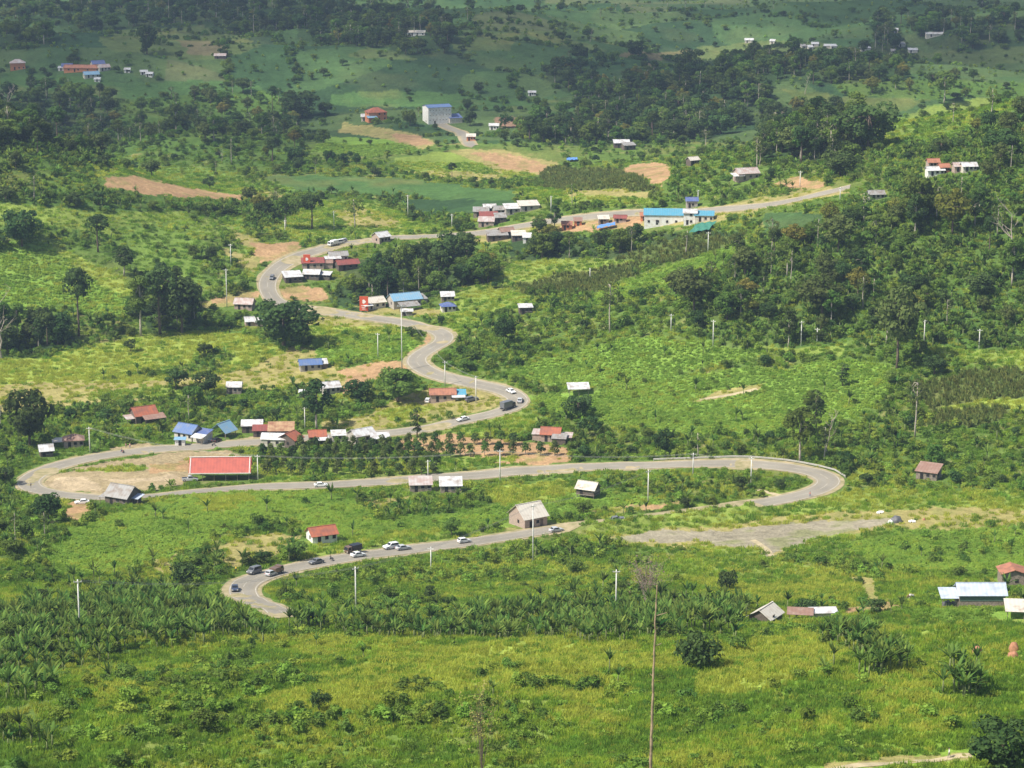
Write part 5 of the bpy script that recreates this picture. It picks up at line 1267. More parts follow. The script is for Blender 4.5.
motorbike(214, 446, 'black', 'black motorbike parked before black parked car', None, 1, 40)
person(236, 572, 'yellow', 'black', 'person in yellow shirt on the verge of lowest bend', 160)
person(15, 489, 'black', 'blue', 'person in black standing at outer edge of left bend', 90)
person(31, 488, 'gray', 'black', 'person in gray walking in the left bend', 60)
person(126, 448, 'pink', 'gray', 'left one of two people in pink above upper loop road', 20)
person(130, 448, 'pink', 'blue', 'right one of two people in pink above upper loop road', -30)
person(810, 497, 'red', 'blue', 'person in red walking on the right bend', 100)
person(949, 758, 'white', 'gray', 'person in white on footpath at bottom right', 90)
def cow(u, v, yaw, label):
    V = [(0, 0, 1.0), (.5, 0, 1.02), (-.55, 0, 1.0), (.78, 0, 1.1), (1.05, 0, .95), (1.25, 0, .62), (1.36, 0, .4), (-.78, 0, 1.02), (-.86, 0, .6)]
    Rr = [(.34, .38), (.3, .36), (.3, .34), .2, .14, .13, .085, .08, .03]
    E_ = [(0, 1), (0, 2), (1, 3), (3, 4), (4, 5), (5, 6), (2, 7), (7, 8)]
    for s in (-1, 1):
        n = len(V); V += [(.5, s * .2, .72), (.5, s * .2, .4), (.52, s * .2, .04)]; Rr += [.13, .075, .06]; E_ += [(1, n), (n, n + 1), (n + 1, n + 2)]
        n = len(V); V += [(-.55, s * .2, .72), (-.64, s * .2, .42), (-.58, s * .2, .04)]; Rr += [.16, .08, .06]; E_ += [(2, n), (n, n + 1), (n + 1, n + 2)]
        n = len(V); V += [(1.12, s * .2, .78)]; Rr += [.05]; E_ += [(4, n)]
    wm = mat_paint('white_hide', (.72, .68, .6), .8, .05, 3); bmh = mat_paint('brown_hide', (.16, .09, .05), .8, .1, 3)
    me = skinned('cow', V, E_, Rr, [wm, bmh], lambda c: 1 if mnoise.noise(Vector(c) * 1.7 + Vector((3, 1, 0))) > .02 or c.x > .95 else 0)
    p = ground_at(u, v); o = add_obj('cow', me); o.location = (p.x, p.y, p.z + .02); o.rotation_euler = (0, 0, R(yaw)); tag(o, label, 'cow'); stamp(p.x, p.y, 2, 1); stamp(p.x, p.y - 3, 2.5, 2)
cow(911, 599, 205, 'white and brown cow grazing left of bluish white barn')

# ------------------------------------------------------------------ utility poles and wires
POLES = [(80,633,53),(356,611,44),(616,612,42),(431,571,24),(533,563,58),(648,503,33),(500,482,32),(258,480,25),(428,476,16),(693,475,22),(751,484,27),(90,453,26),(305,429,22),(402,372,66),(378,357,24),(445,386,25),(476,403,27),
 (227,307,38),(231,266,22),(285,232,12),(334,229,18),(408,218,23),(452,228,14),(551,213,17),(671,331,17),(713,347,27),(801,346,25),(924,344,24),(979,349,20),(817,342,14),(840,200,13),(698,201,11),(800,187,16),(708,254,22),(590,279,11)]
pole_tops = {}
POLE_WHERE = {0: 'in banana plants at lower left', 1: 'below the lower road right of lowest bend', 2: 'beside dry grayish brush in the foreground', 3: 'below the white hatchback', 4: 'in front of the barn', 5: 'right of the stilted hut below the middle road', 6: 'on the middle road verge above yellow green field', 7: 'at right end of coral red shelter', 8: 'short, at the foot of the orchard', 9: 'left of two before the guard rail', 10: 'right of two before the guard rail', 11: 'at the upper edge of left loop road', 12: 'left of dark village tree', 13: 'very tall, with lamps, by S bend', 14: 'in green scrub inside S bend', 15: 'below the S bend curve', 16: 'beside the turquoise annex', 17: 'tall, left of dirt track hut', 18: 'on slope above the dirt track', 19: 'before woods left of upper road', 20: 'beside woods above upper road', 21: 'on green slope above upper bend', 22: 'on green slope left of junction village', 23: 'right of junction village shops', 24: 'left of two at foot of wooded hillside', 25: 'right of two above green crop slope', 26: 'under the broad tree of wooded hillside', 27: 'right of tall single tree on hillside', 28: 'farthest right on the hillside', 29: 'short and thin, right of broad hillside tree', 30: 'at right end of far road', 31: 'behind the white warehouse', 32: 'on green slope above far road', 33: 'below green shade net', 34: 'on olive slope above crop fields'}
arm_mesh = None
for i, (u, v, hp) in enumerate(POLES):
    p = ground_at(u, v); s = px_scale(p); th = math.asin((CAMZ - p.z) / p.length if False else (CAMZ - p.z) / math.sqrt(p.x ** 2 + p.y ** 2 + (CAMZ - p.z) ** 2))
    Hh = hp / (s * math.cos(th))
    t = empty('utility_pole', p, R(10 + 30 * math.sin(i * 1.7)), 'pale utility pole ' + POLE_WHERE[i], 'utility pole', 'utility poles along the valley')
    MB().tube([(0, 0, -.8), (0, 0, Hh)], [.21, .14], 8).build('shaft', MT['polemat'], t, smooth=True)
    if Hh > 5 and i != 13:
        MB().box((0, -.16, Hh - .5), (1.8, .12, .14)).build('crossarm', MT['polemat'], t)
        for k in (-.8, 0, .8): MB().tube([(k, -.16, Hh - .42), (k, -.16, Hh - .2)], .06, 6).build('insulator', MT['white_wall'], t)
    if i == 13:
        MB().box((0, -.2, Hh - .3), (3.2, .2, .25)).build('crossarm', MT['polemat'], t)
        for k in (-1.3, -.4, .5, 1.3): MB().box((k, -.5, Hh), (.5, .5, .5)).build('lamp', MT['steel'], t)
    pole_tops[i] = Vector((p.x, p.y, p.z + Hh - .25)); stamp(p.x, p.y, 1.0, 1); stamp(p.x, p.y - 3, 2.2, 2)
WIRE_LABELS = ['cables from banana grove pole to pole below the lower road', 'cables from pole below the lower road to pole before the barn', 'cables from pole before the barn to pole near the stilted hut',
  'cables from coral red shelter pole across the orchard', 'cables from middle road verge pole to the guard rail poles', 'short cables between the two poles before the guard rail', 'cables from left loop road pole to coral red shelter pole',
  'cables from very tall lamp pole down to pole below S bend', 'short cables from pole below S bend to turquoise annex pole']
WIRE = mat_paint('cable', (.30, .30, .28), .6, .05, 1)
for k, (a, b, sag) in enumerate(((0, 1, 2.2), (1, 4, 1.8), (4, 5, 1.5), (7, 6, 1.6), (6, 9, 1.6), (9, 10, .6), (11, 7, 1.8), (13, 15, 1.2), (15, 16, .6))):
    A, B = pole_tops[a], pole_tops[b]; mb = MB()
    for off in (-.5, .5):
        pts = [A.lerp(B, t / 16) - Vector((0, 0, sag * 4 * (t / 16) * (1 - t / 16))) + Vector((0, off, 0)) for t in range(17)]
        mb.tube(pts, .028, 4)
    o = mb.build('power_line', WIRE); tag(o, WIRE_LABELS[k], 'power line', 'power lines between the poles')
# ------------------------------------------------------------------ guard rail on the outside of the right bend
d_ = np.gradient(ROADC, axis=0); d_ /= np.linalg.norm(d_, axis=1)[:, None]; nr = np.stack([d_[:, 1], -d_[:, 0]], -1)
uu, vv2, _ = project(ROADC[:, 0], ROADC[:, 1], hgt(ROADC[:, 0], ROADC[:, 1]))
i0 = int(np.argmin((uu - 650) ** 2 + (vv2 - 465) ** 2)); i1 = int(np.argmin((uu - 829) ** 2 + (vv2 - 484) ** 2))
side = -1 if (ROADC[i0 + 10] + nr[i0 + 10] * 5)[1] < ROADC[i0 + 10][1] else 1
Q = ROADC[i0:i1:2] + nr[i0:i1:2] * 5.6 * side
zq = hgt(Q[:, 0], Q[:, 1])
gr = empty('guard_rail', (Q[0][0], Q[0][1], zq[0]), 0, 'pale guard rail along the outside of right bend', 'guard rail')
o0 = Vector((Q[0][0], Q[0][1], zq[0]))
rail = MB()
for zz in (.45, .75): rail.tube([Vector((x, y, z + zz)) - o0 for (x, y), z in zip(Q, zq)], .14, 4)
rail.build('rail', MT['concrete'], gr)
for k in range(0, len(Q), 2):
    MB().box(tuple(Vector((Q[k][0], Q[k][1], zq[k] + .3)) - o0), (.22, .22, 1.1)).build('post', MT['concrete'], gr)
# ------------------------------------------------------------------ trees that stand out, each a thing
TREE_N = {'broad': 'broad_tree', 'tall': 'tall_tree', 'sparse': 'sparse_tree', 'round': 'small_tree', 'cone': 'orchard_tree', 'olive': 'olive_tree', 'vine': 'vine_covered_tree', 'dead': 'dead_tree', 'dome': 'domed_tree'}
tree_count = {}
def plant_tree(p, h, kind, wf, label, group=None, var=None):
    vs = TREES[kind]; k = tree_count.get(kind, 0); tree_count[kind] = k + 1
    Hh, cm, tm = vs[(k if var is None else var) % len(vs)]
    t = empty(TREE_N[kind], p, random.random() * 6.28, label, 'tree', group)
    s = h / Hh; t.scale = (s * wf, s * wf, s)
    add_obj('trunk', tm, t); add_obj('crown', cm, t)
    return t
def tree_px(u, v, hp, kind, wp, label, group=None, var=None):
    p = ground_at(u, v); s = px_scale(p); d = math.sqrt(p.x ** 2 + p.y ** 2 + (CAMZ - p.z) ** 2); h = hp / (s * p.y / d)
    Wd0 = {'broad': 9.8 / 12, 'tall': 9.5 / 20, 'sparse': 7.4 / 18, 'round': 1.0, 'cone': .8, 'olive': 10 / 14, 'vine': 4.4 / 16, 'dome': 7.6 / 5.2}[kind]
    wf = (wp / s) / (Wd0 * h) if wp else 1.0
    stamp(p.x, p.y, 1.5, 1)
    if hp > 30: stamp(p.x, p.y - 4, 3, 2)
    return plant_tree(p, h, kind, min(max(wf, .45), 1.8), label, group, var)
for (u, v, hp, kind, wp, lb, va) in (
    (284, 347, 47, 'broad', 56, 'large very dark spreading tree beside the upper road', 0), (30, 447, 57, 'broad', 38, 'tall dark domed tree at far left above left bend', 0),
    (79, 336, 68, 'tall', 26, 'tall slim dark tree with bare trunk on left slope', 0), (141, 336, 62, 'tall', 30, 'left and tallest tree of the dark clump on left slope', 1),
    (160, 334, 66, 'tall', 34, 'middle tree of the dark clump on left slope', 0), (182, 333, 54, 'broad', 38, 'broad right hand tree of the dark clump on left slope', 2),
    (22, 246, 36, 'broad', 32, 'dark round tree on the left ridge', 0), (98, 252, 38, 'tall', 22, 'narrow dark tree on the crest of left green hill', 0), (124, 276, 30, 'tall', 20, 'dark tree lower down the crest of left green hill', 2),
    (131, 352, 13, 'round', 12, 'small round bush-like tree alone in yellow meadow', 1), (204, 356, 13, 'round', 16, 'small round dark tree at top right of yellow meadow', 1),
    (176, 389, 20, 'round', 24, 'wide low dark tree at lower edge of yellow meadow', 1), (195, 406, 22, 'round', 20, 'dark round tree above the blue roofed house', 0),
    (317, 430, 50, 'tall', 30, 'tall dark tree behind the orange roofed house', 2), (417, 437, 31, 'vine', 13, 'slender dark two lobed tree at roadside by orchard', 0),
    (357, 402, 22, 'broad', 24, 'dark tree right of clean white gable roof', 0), (398, 402, 32, 'broad', 40, 'bushy green tree right of white roofed house in village meadow', 1),
    (454, 268, 37, 'broad', 34, 'large dark round tree left of junction village', 0), (355, 228, 32, 'sparse', 20, 'thin tree alone on dry slope above upper road', 2), (286, 228, 34, 'tall', 20, 'dark tree on wooded crest above the upper bend', 1),
    (312, 229, 36, 'tall', 24, 'second dark tree on wooded crest above the upper bend', 0), (505, 345, 27, 'broad', 22, 'dark tree in scrub right of S bend', 2), (412, 337, 10, 'round', 17, 'low dark round tree inside the S bend', 1),
    (610, 333, 54, 'sparse', 22, 'tall reddish sparse tree with pale trunk in middle scrub', 0), (694, 312, 46, 'olive', 36, 'broad olive tree on the ridge of middle crop slope', 0), (686, 254, 26, 'sparse', 18, 'small sparse tree below the white warehouse', 2),
    (897, 368, 86, 'olive', 46, 'tallest broad olive tree with long pale trunk on wooded hillside', 0), (947, 327, 30, 'sparse', 12, 'slim dark stemmed tree right of tallest hillside tree', 1), (838, 252, 36, 'olive', 34, 'reddish brown crowned tree at left of hillside top', 2),
    (787, 276, 40, 'tall', 20, 'slim tree at left edge of wooded hillside', 1), (864, 222, 32, 'sparse', 18, 'thin pale trunked tree at end of far road', 2), (952, 236, 48, 'olive', 36, 'golden green crowned tree near hillside top', 1),
    (917, 226, 46, 'broad', 38, 'dense tree at hillside top left of golden green tree', 1), (1012, 286, 48, 'tall', 24, 'tall pale trunked tree at right edge of hillside', 1), (822, 318, 44, 'olive', 46, 'dark wide tree low on the hillside left of tallest tree', 0),
    (863, 308, 34, 'sparse', 15, 'reddish thin tree left of tallest hillside tree', 0), (843, 386, 24, 'vine', 12, 'dark narrow two lobed tree over bright crop slope', 0), (975, 226, 30, 'tall', 18, 'tree with leaning pale trunk near hillside top', 2),
    (800, 462, 56, 'tall', 30, 'pale trunked tree behind the guard rail', 1), (816, 432, 44, 'vine', 14, 'leaning vine covered tree above the guard rail', 0), (915, 437, 60, 'sparse', 24, 'tall thin tree with bare trunk above brown cabin', 0),
    (824, 460, 36, 'sparse', 18, 'reddish half bare tree right of pale trunked tree', 1), (664, 454, 24, 'broad', 20, 'dark tree above middle road left of the poles', 0), (698, 456, 26, 'sparse', 16, 'thin tree above middle road near the poles', 2), (48, 524, 30, 'broad', 26, 'dark tree below the left bend', 2),
    (578, 420, 26, 'broad', 24, 'dark tree in front of lone white roofed shed', 0), (590, 436, 20, 'round', 22, 'dark round tree right of pinkish house', 1), (690, 76, 28, 'broad', 26, 'largest lone tree on far plain', 0),
    (944, 104, 34, 'tall', 20, 'tall pale trunked tree at the bright far field', 1), (147, 54, 30, 'broad', 18, 'tall dark tree alone in far left fields', 0), (505, 128, 14, 'round', 14, 'dark tree right of cream block', 1), (470, 126, 16, 'round', 14, 'round tree right beside cream block annex', 1),
    (410, 126, 17, 'round', 14, 'dark tree between orange house and cream block', 0), (300, 118, 26, 'broad', 34, 'dark broad tree left of the orange house', 0), (452, 180, 18, 'tall', 9, 'narrow dark tree on dry knoll below cream block', 0), (210, 190, 14, 'round', 12, 'round tree below the left dirt scar', 1),
    (636, 58, 18, 'broad', 16, 'lone tree on far hill left of largest lone tree', 0), (612, 64, 14, 'round', 14, 'round tree left of lone far hill tree', 0), (580, 66, 22, 'broad', 16, 'tree on far slope above far dark woods', 2), (868, 150, 48, 'broad', 50, 'largest dark crown of the right far woods', 0),
    (835, 155, 40, 'tall', 30, 'pale trunked tree in the right far woods', 1), (792, 158, 34, 'olive', 34, 'brownish crowned tree in the right far woods', 0), (757, 168, 34, 'dead' if False else 'sparse', 16, 'leaning pale tree left of right far woods', 1), (1000, 160, 30, 'broad', 36, 'dark tree beside right hilltop cluster', 2),
    (727, 591, 23, 'dome', 24, 'dark rounded shrubby tree right of dry brush', 1), (805, 613, 15, 'dome', 28, 'dark low domed tree behind the half hidden foreground hut', 1), (700, 668, 38, 'dome', 52, 'wide dark domed tree in foreground grass', 1), (1004, 775, 52, 'broad', 62, 'dark leafy tree cut by bottom right corner', 0),
    (183, 584, 22, 'dome', 34, 'dark bush-like tree above the lowest bend', 0), (430, 600, 14, 'round', 14, 'small dark round tree in foreground scrub', 1), (840, 176, 26, 'broad', 30, 'dark tree above the end of far road', 0)):
    tree_px(u, v, hp, kind, wp, lb, None, va)
# dead and bare ones
DEAD = [dead_tree_mesh(400 + i, 14, .22, MT['dead_wood']) for i in range(3)]
def dead_px(u, v, hp, k, label, name='dead_tree', wf=1.0, mat=None):
    p = ground_at(u, v); s = px_scale(p); h = hp / (s * p.y / math.sqrt(p.x ** 2 + p.y ** 2 + (CAMZ - p.z) ** 2)); o = add_obj(name, DEAD[k % 3]); o.location = p; q = h / 15.5; o.scale = (q * wf, q * wf, q); o.rotation_euler = (0, 0, k * 1.3)
    tag(o, label, 'tree'); stamp(p.x, p.y, 1, 1); stamp(p.x, p.y - 4, 3, 2)
dead_px(2, 358, 66, 0, 'pale leafless tree at far left edge'); dead_px(160, 334, 26, 1, 'pinkish bare tree before the dark clump', wf=1.3); dead_px(6, 122, 36, 2, 'pale leafless tree in far left woods')
dead_px(222, 162, 16, 1, 'pale bare trunk at edge of far left woods'); dead_px(760, 166, 30, 0, 'leaning bare pale tree left of right far woods'); dead_px(805, 94, 20, 2, 'bare tree in the far right fields')
dead_px(1008, 262, 60, 1, 'thin bare tree on upper hillside at right edge'); dead_px(590, 42, 14, 2, 'bare far tree on the pale field hill'); dead_px(826, 452, 40, 2, 'gray bare tree right of the guard rail trees')
# the long dead stem in the foreground
p = ground_at(650, 782); q = ground_at(650, 782); s = px_scale(p)
hh = 190 / (s * p.y / math.sqrt(p.x ** 2 + p.y ** 2 + (CAMZ - p.z) ** 2))
mb = MB(); r_ = np.random.default_rng(5); n = 26
mb.tube([(.6 * (k / n) + r_.normal(0, .05), r_.normal(0, .05), hh * k / n - (1 if k == 0 else 0)) for k in range(n + 1)], [.25 * (1 - .62 * k / n) * (1 + .12 * (k % 2)) for k in range(n + 1)], 8)
for k in (9, 14, 18, 20, 22): b = Vector((.6 * k / n, 0, hh * k / n)); mb.tube([b, b + Vector((r_.normal(0, .7), .1, .5))], [.09, .04], 5)
o = mb.build('dead_tree', mat_paint('mottled_dead_bark', (.30, .21, .14), 1, .5, .8, dirt=(.13, .10, .07))); o.location = p; tag(o, 'tall thin branchless dead trunk standing in foreground grass', 'tree')
stamp(p.x, p.y, 2, 1)
# dry brush in front of the foreground pole, and the dry sapling
def dry_bush(u, v, hp, wp, seed, label, name, leaf):
    p = ground_at(u, v); s = px_scale(p); h = hp / (s * .95); w = wp / s; r = np.random.default_rng(seed); t = empty(name, p, 0, label, 'shrub'); mb = MB(); tips = []
    for k in range(13 if 'sapling' in name else 30):
        a = r.random() * 6.28; e = Vector((math.cos(a) * w * .5 * r.random(), math.sin(a) * w * .5 * r.random(), h * (.55 + .45 * r.random()))); m = e * .5 + Vector((r.normal(0, .15), r.normal(0, .15), .1 * h))
        mb.tube([(0, 0, -.2), m, e], [.045, .028, .01], 4); tips += [m, e, m.lerp(e, .5), m.lerp(e, .75)]
        for q in range(4): b = m.lerp(e, r.random()); e2 = b + Vector(r.normal(0, .14 * h, 3)) + Vector((0, 0, .1 * h)); mb.tube([b, e2], [.03, .01], 3); tips.append(e2)
    mb.build('stem', MT['bark'] if 'sapling' in name else MT['dead_wood'], t)
    P = np.array([tuple(q) for q in tips]); P = np.repeat(P, 5, 0) + r.normal(0, .3, (len(P) * 5, 3)); P = P[r.random(len(P)) < (.75 if 'sapling' in name else 1.0)]; P[:, 2] = np.abs(P[:, 2]); V, F = leaf_quads(P, np.tile([0, 0, 1.0], (len(P), 1)), .16, r, 1.0)
    add_obj('foliage', mesh_np('foliage', V, [F], np.repeat(r.random(len(P)), 4), leaf), t); stamp(p.x, p.y, w * .4, 1); stamp(p.x, p.y - 4, 4, 2)
LEAF_DRY = mat_leaf('dry_grayish_leaves', (.28, .21, .15), (.40, .31, .23), .3); LEAF_STRAW = mat_leaf('straw_leaves', (.32, .31, .08), (.46, .44, .14), .3)
dry_bush(646, 604, 42, 34, 9, 'dry grayish pink brush beside foreground pole', 'dry_brush', LEAF_DRY)
dry_bush(482, 772, 88, 34, 10, 'straw coloured dry sapling in the foreground grass', 'dry_sapling', LEAF_STRAW)
# orchard rows
_n = 0
for row, (v0, u0, u1, du) in enumerate(((452, 300, 420, 9), (459, 262, 470, 10.5), (468, 262, 440, 11), (476, 266, 440, 12), (446, 410, 520, 13), (456, 470, 560, 14))):
    u = u0
    while u < u1:
        vv = v0 + random.uniform(-1, 1) - (u - u0) * .012
        tree_px(u + random.uniform(-1.5, 1.5), vv, random.uniform(12.5, 17), 'cone', random.uniform(11, 14), 'conical orchard tree in the rows below the village', 'orchard trees in rows'); u += du
# rows of young trees along the far road hedge
# ------------------------------------------------------------------ woods: the largest-looking as things, the rest one mass
def region(u, v):
    if v < 70: return 'on the far hazy plain at the top'
    if v < 165: return 'in the dark woods left on the far plain' if u < 310 else ('in the dark woods amid the far plain' if u < 700 else 'in the woods right on the far plain')
    if v < 240 and u < 360: return 'in the wooded belt under the left dirt scar'
    if u > 660 and v < 372: return 'on the wooded right hillside'
    if u > 760 and v < 500: return 'in scrub at foot of right hillside'
    if u < 260 and v < 385: return 'in the woods at foot of left green hill'
    if u < 520 and v < 330: return 'in the wooded gully beside the upper road'
    if u < 290 and v < 470: return 'in scrub around the left bend village'
    if v < 262 and u < 760: return 'in the wooded belt below the white warehouse'
    if v < 470: return 'in scrub of the middle valley'
    return 'in scrub between the lower road bends'
Tx = []
for (sp, y0, y1, pr, sd) in ((5.6, 340, 1320, {'W': .7, 'H': .17, 'S': .04, 'B': .012, 'G': .004, 'F': .006, 'P': .012}, 11), (8.0, 1320, 2000, {'W': .62, 'H': .3, 'S': .05, 'K': .03, 'G': .02, 'F': .02, 'g': .03, 'f': .02}, 12), (11.0, 2000, 3300, {'W': .5, 'H': .25, 'K': .05, 'g': .035, 'f': .03, 't': .03}, 13)):
    X, Y, Z, l, s, u, v = scatter(sp, y0, y1, pr, sd, mask=3, margin=30, tall=0)
    r = np.random.default_rng(sd + 50)
    for i in range(len(X)):
        c = CLS[l[i]]
        if c in 'W': kd = r.choice(['broad', 'tall', 'round', 'olive', 'broad', 'sparse'], p=[.34, .2, .16, .1, .1, .1]); h = {'broad': 11, 'tall': 17, 'round': 6.5, 'olive': 11, 'sparse': 15}[kd] * r.uniform(.65, 1.15)
        elif c == 'H': kd = r.choice(['broad', 'olive', 'tall', 'sparse', 'round'], p=[.25, .2, .14, .16, .25]); h = {'broad': 9, 'tall': 15, 'round': 5.5, 'olive': 11, 'sparse': 14}[kd] * r.uniform(.6, 1.15)
        else: kd = r.choice(['round', 'broad', 'sparse'], p=[.7, .2, .1]); h = {'round': 5, 'broad': 8, 'sparse': 11}[kd] * r.uniform(.6, 1.1)
        if v[i] > 560: kd = 'round'; h = min(h, 4)
        if hides(u[i], v[i], h * s[i], h * s[i] * .7)[0]: continue
        Tx.append((h * s[i], X[i], Y[i], Z[i], u[i], v[i], kd, h))
Tx.sort(key=lambda q: -q[0])
NT = 0
n_named = sum(tree_count.values())
mass = {}
for q in Tx:
    hp, x, y, z, u, v, kd, h = q
    if n_named + NT < 310 and -5 < u < 1029 and 0 < v < 775:
        rg = region(u, v); kw = {'broad': 'broad leafy tree', 'tall': 'tall trunked tree', 'sparse': 'sparse thin tree', 'round': 'small bushy tree', 'olive': 'olive brown tree'}[kd]
        plant_tree(Vector((x, y, z)), h, kd, random.uniform(.8, 1.25), kw + ' ' + rg, kw + 's ' + rg); NT += 1
    else: mass.setdefault(kd, []).append((x, y, z, h))
ORDER = []
wm = []; pts = []; vi = []; sc = []
for kd, L_ in mass.items():
    base = len(wm); vs = TREES[kd]
    for k, (Hh, cm, tm) in enumerate(vs): wm.append(merge_mesh('woodland_' + kd, [cm, tm]))
    for (x, y, z, h) in L_:
        k = random.randrange(len(vs)); pts.append((x, y, z)); vi.append(base + k); s = h / vs[k][0]; w = s * random.uniform(.85, 1.35); sc.append((w, w, s))
rot = np.column_stack([np.zeros(len(pts)), np.zeros(len(pts)), rng.random(len(pts)) * 6.283])
gn_instancer('woodland', wm, pts, rot, sc, vi, 'dense woods of many mixed trees across the valley and plain', 'woodland')
print('trees', n_named, NT, len(pts))
# ------------------------------------------------------------------ banana plants
def band(name_fn, specs, n_things, make, stuffname, meshes, label, cat, lo, hi, sd, tilt=.06):
    A = []
    for (sp, y0, y1, pr, nz) in specs:
        X, Y, Z, l, s, u, v = scatter(sp, y0, y1, pr, sd + int(y0), mask=3, margin=50, noise=nz, tall=hi * (3.2 if stuffname == 'banana_grove' else 2.0))
        for i in range(len(X)): A.append((s[i], X[i], Y[i], Z[i], u[i], v[i]))
    r = np.random.default_rng(sd)
    A = [(a[0], *a[1:], r.uniform(lo, hi)) for a in A]
    A.sort(key=lambda q: -q[0] * q[6]); k = 0; P, VI, SC = [], [], []
    for a in A:
        if k < n_things and 0 < a[4] < 1024 and a[5] < 770: make(a, r); k += 1
        else:
            P.append(a[1:4]); VI.append(r.integers(0, len(meshes))); g = a[6]; SC.append((g * r.uniform(.85, 1.25), g * r.uniform(.85, 1.25), g))
    rt = np.column_stack([r.normal(0, tilt, len(P)), r.normal(0, tilt, len(P)), r.random(len(P)) * 6.283])
    gn_instancer(stuffname, meshes, P, rt, SC, VI, label, cat); print(stuffname, k, len(P))
def make_banana(a, r):
    k = int(r.integers(0, 4)); u, v = a[4], a[5]
    rg = 'in the right foreground clump' if u > 790 else ('in the dense grove at left foreground' if u < 310 else 'in the grove band across middle foreground')
    if v < 590: rg = 'in scrub beside the lower road'
    t = empty('banana_plant', a[1:4], r.random() * 6.28, 'green banana plant ' + rg, 'banana plant', 'banana plants ' + rg); g = a[6]; t.scale = (g * r.uniform(.9, 1.15),) * 2 + (g,)
    add_obj('stem', BANANAS[k][1], t); add_obj('foliage', BANANAS[k][0], t)
# isolated clump at right foreground
for (cu, cv, du, dv, nn, g0) in ((968, 690, 20, 8, 16, 1.25), (876, 668, 30, 9, 26, 1.05), (30, 745, 30, 14, 10, 1.0), (955, 672, 8, 5, 4, 1.2), (306, 627, 22, 4, 22, 1.05)):
    for k in range(nn):
        p = ground_at(cu + rng.normal(0, du * .5), cv + rng.normal(0, dv * .5)); make_banana((1, p.x, p.y, p.z, cu, cv, g0 * rng.uniform(.8, 1.15)), rng); stamp(p.x, p.y, .8, 1)
bm_ = [merge_mesh('banana_shape', list(b)) for b in BANANAS]
band(None, ((2.7, 400, 640, {'B': .8, 'S': .12, 'M': .015}, None), (3.4, 640, 1250, {'H': .5, 'S': .12, 'B': .5, 'F': .02}, None)), 240, make_banana, 'banana_grove', bm_, 'countless banana plants merging into groves over the valley', 'banana grove', .75, 1.25, 21)
# ------------------------------------------------------------------ shrubs and undergrowth
def make_shrub(a, r):
    k = int(r.integers(0, 5)); rg = region(a[4], a[5]) if a[5] < 600 else ('in the left foreground meadow' if a[4] < 512 else 'in the right foreground meadow'); kw = ('green leafy shrub', 'plain green shrub', 'light green shrub', 'plain green shrub', 'light green shrub')[k]
    o = add_obj('shrub', SHRUBS[k]); o.location = a[1:4]; g = a[6]; o.scale = (g * r.uniform(.8, 1.3), g * r.uniform(.8, 1.3), g * r.uniform(.75, 1.1)); o.rotation_euler = (0, 0, r.random() * 6.28)
    tag(o, kw + ' ' + rg, 'shrub', kw + 's ' + rg)
for (cu, cv, du, dv, nn) in ((425, 690, 16, 5, 9), (540, 684, 22, 5, 9), (592, 690, 18, 5, 10), (420, 712, 24, 6, 9), (320, 725, 30, 8, 9), (905, 552, 4, 12, 6), (935, 555, 4, 12, 6), (962, 553, 4, 12, 7), (985, 553, 4, 12, 6), (1008, 548, 4, 10, 5), (500, 668, 25, 4, 5), (250, 650, 25, 5, 7)):
    for k in range(nn):
        p = ground_at(cu + rng.normal(0, du * .55), cv + rng.normal(0, dv * .55)); make_shrub((1, p.x, p.y, p.z, cu, cv, rng.uniform(.7, 1.25)), rng); stamp(p.x, p.y, .8, 1)
band(None, ((2.6, 330, 640, {'S': .30, 'M': .06, 'P': .30, 'B': .12, 'G': .03, 'Y': .012}, 16), (3.0, 640, 1300, {'S': .5, 'H': .7, 'W': .5, 'B': .6, 'G': .008, 'T': .015, 'F': .015, 'P': .13, 'M': .1}, None), (5.5, 1300, 2000, {'S': .5, 'H': .7, 'W': .5, 'K': .14, 'G': .05, 'F': .04, 'P': .16, 'g': .1, 'f': .05}, None), (8.5, 2000, 3000, {'K': .2, 'W': .5, 'H': .5, 'g': .12, 'f': .1, 't': .1}, None)),
     230, make_shrub, 'undergrowth', SHRUBS, 'rough green undergrowth covering slopes and gullies', 'undergrowth', .65, 1.35, 31)
HX, HY, HZ, HL, HS, HU, HV = scatter(4.2, 1350, 3000, {'K': .75, 'g': .6, 'f': .6, 't': .4}, 45)
c0 = field_cell(HX, HY); c1 = field_cell(HX + 6, HY + 6); k_ = ((c0[0] != c1[0]) | (c0[1] != c1[1])) & (fbm(HX / 60, HY / 60, 12, 2) > .47)
rt, sc_ = rand_rs(int(k_.sum()), rng, .5, 1.3); gn_instancer('hedgerow', BUSHES, np.column_stack((HX, HY, HZ))[k_], rt, sc_, rng.integers(0, 3, int(k_.sum())), 'hedgerows and scrub between the far fields', 'hedgerow'); print('hedge', k_.sum())
A = scatter(5.2, 640, 1500, {'S': .12, 'H': .30, 'W': .35, 'B': .1}, 41, tall=4.5)
rt, sc_ = rand_rs(len(A[0]), rng, .6, 1.15); gn_instancer('thicket', BUSHES, np.column_stack(A[:3]), rt, sc_, rng.integers(0, 3, len(A[0])), 'tall tangled thicket on the wooded slopes', 'thicket'); print('thicket', len(A[0]))
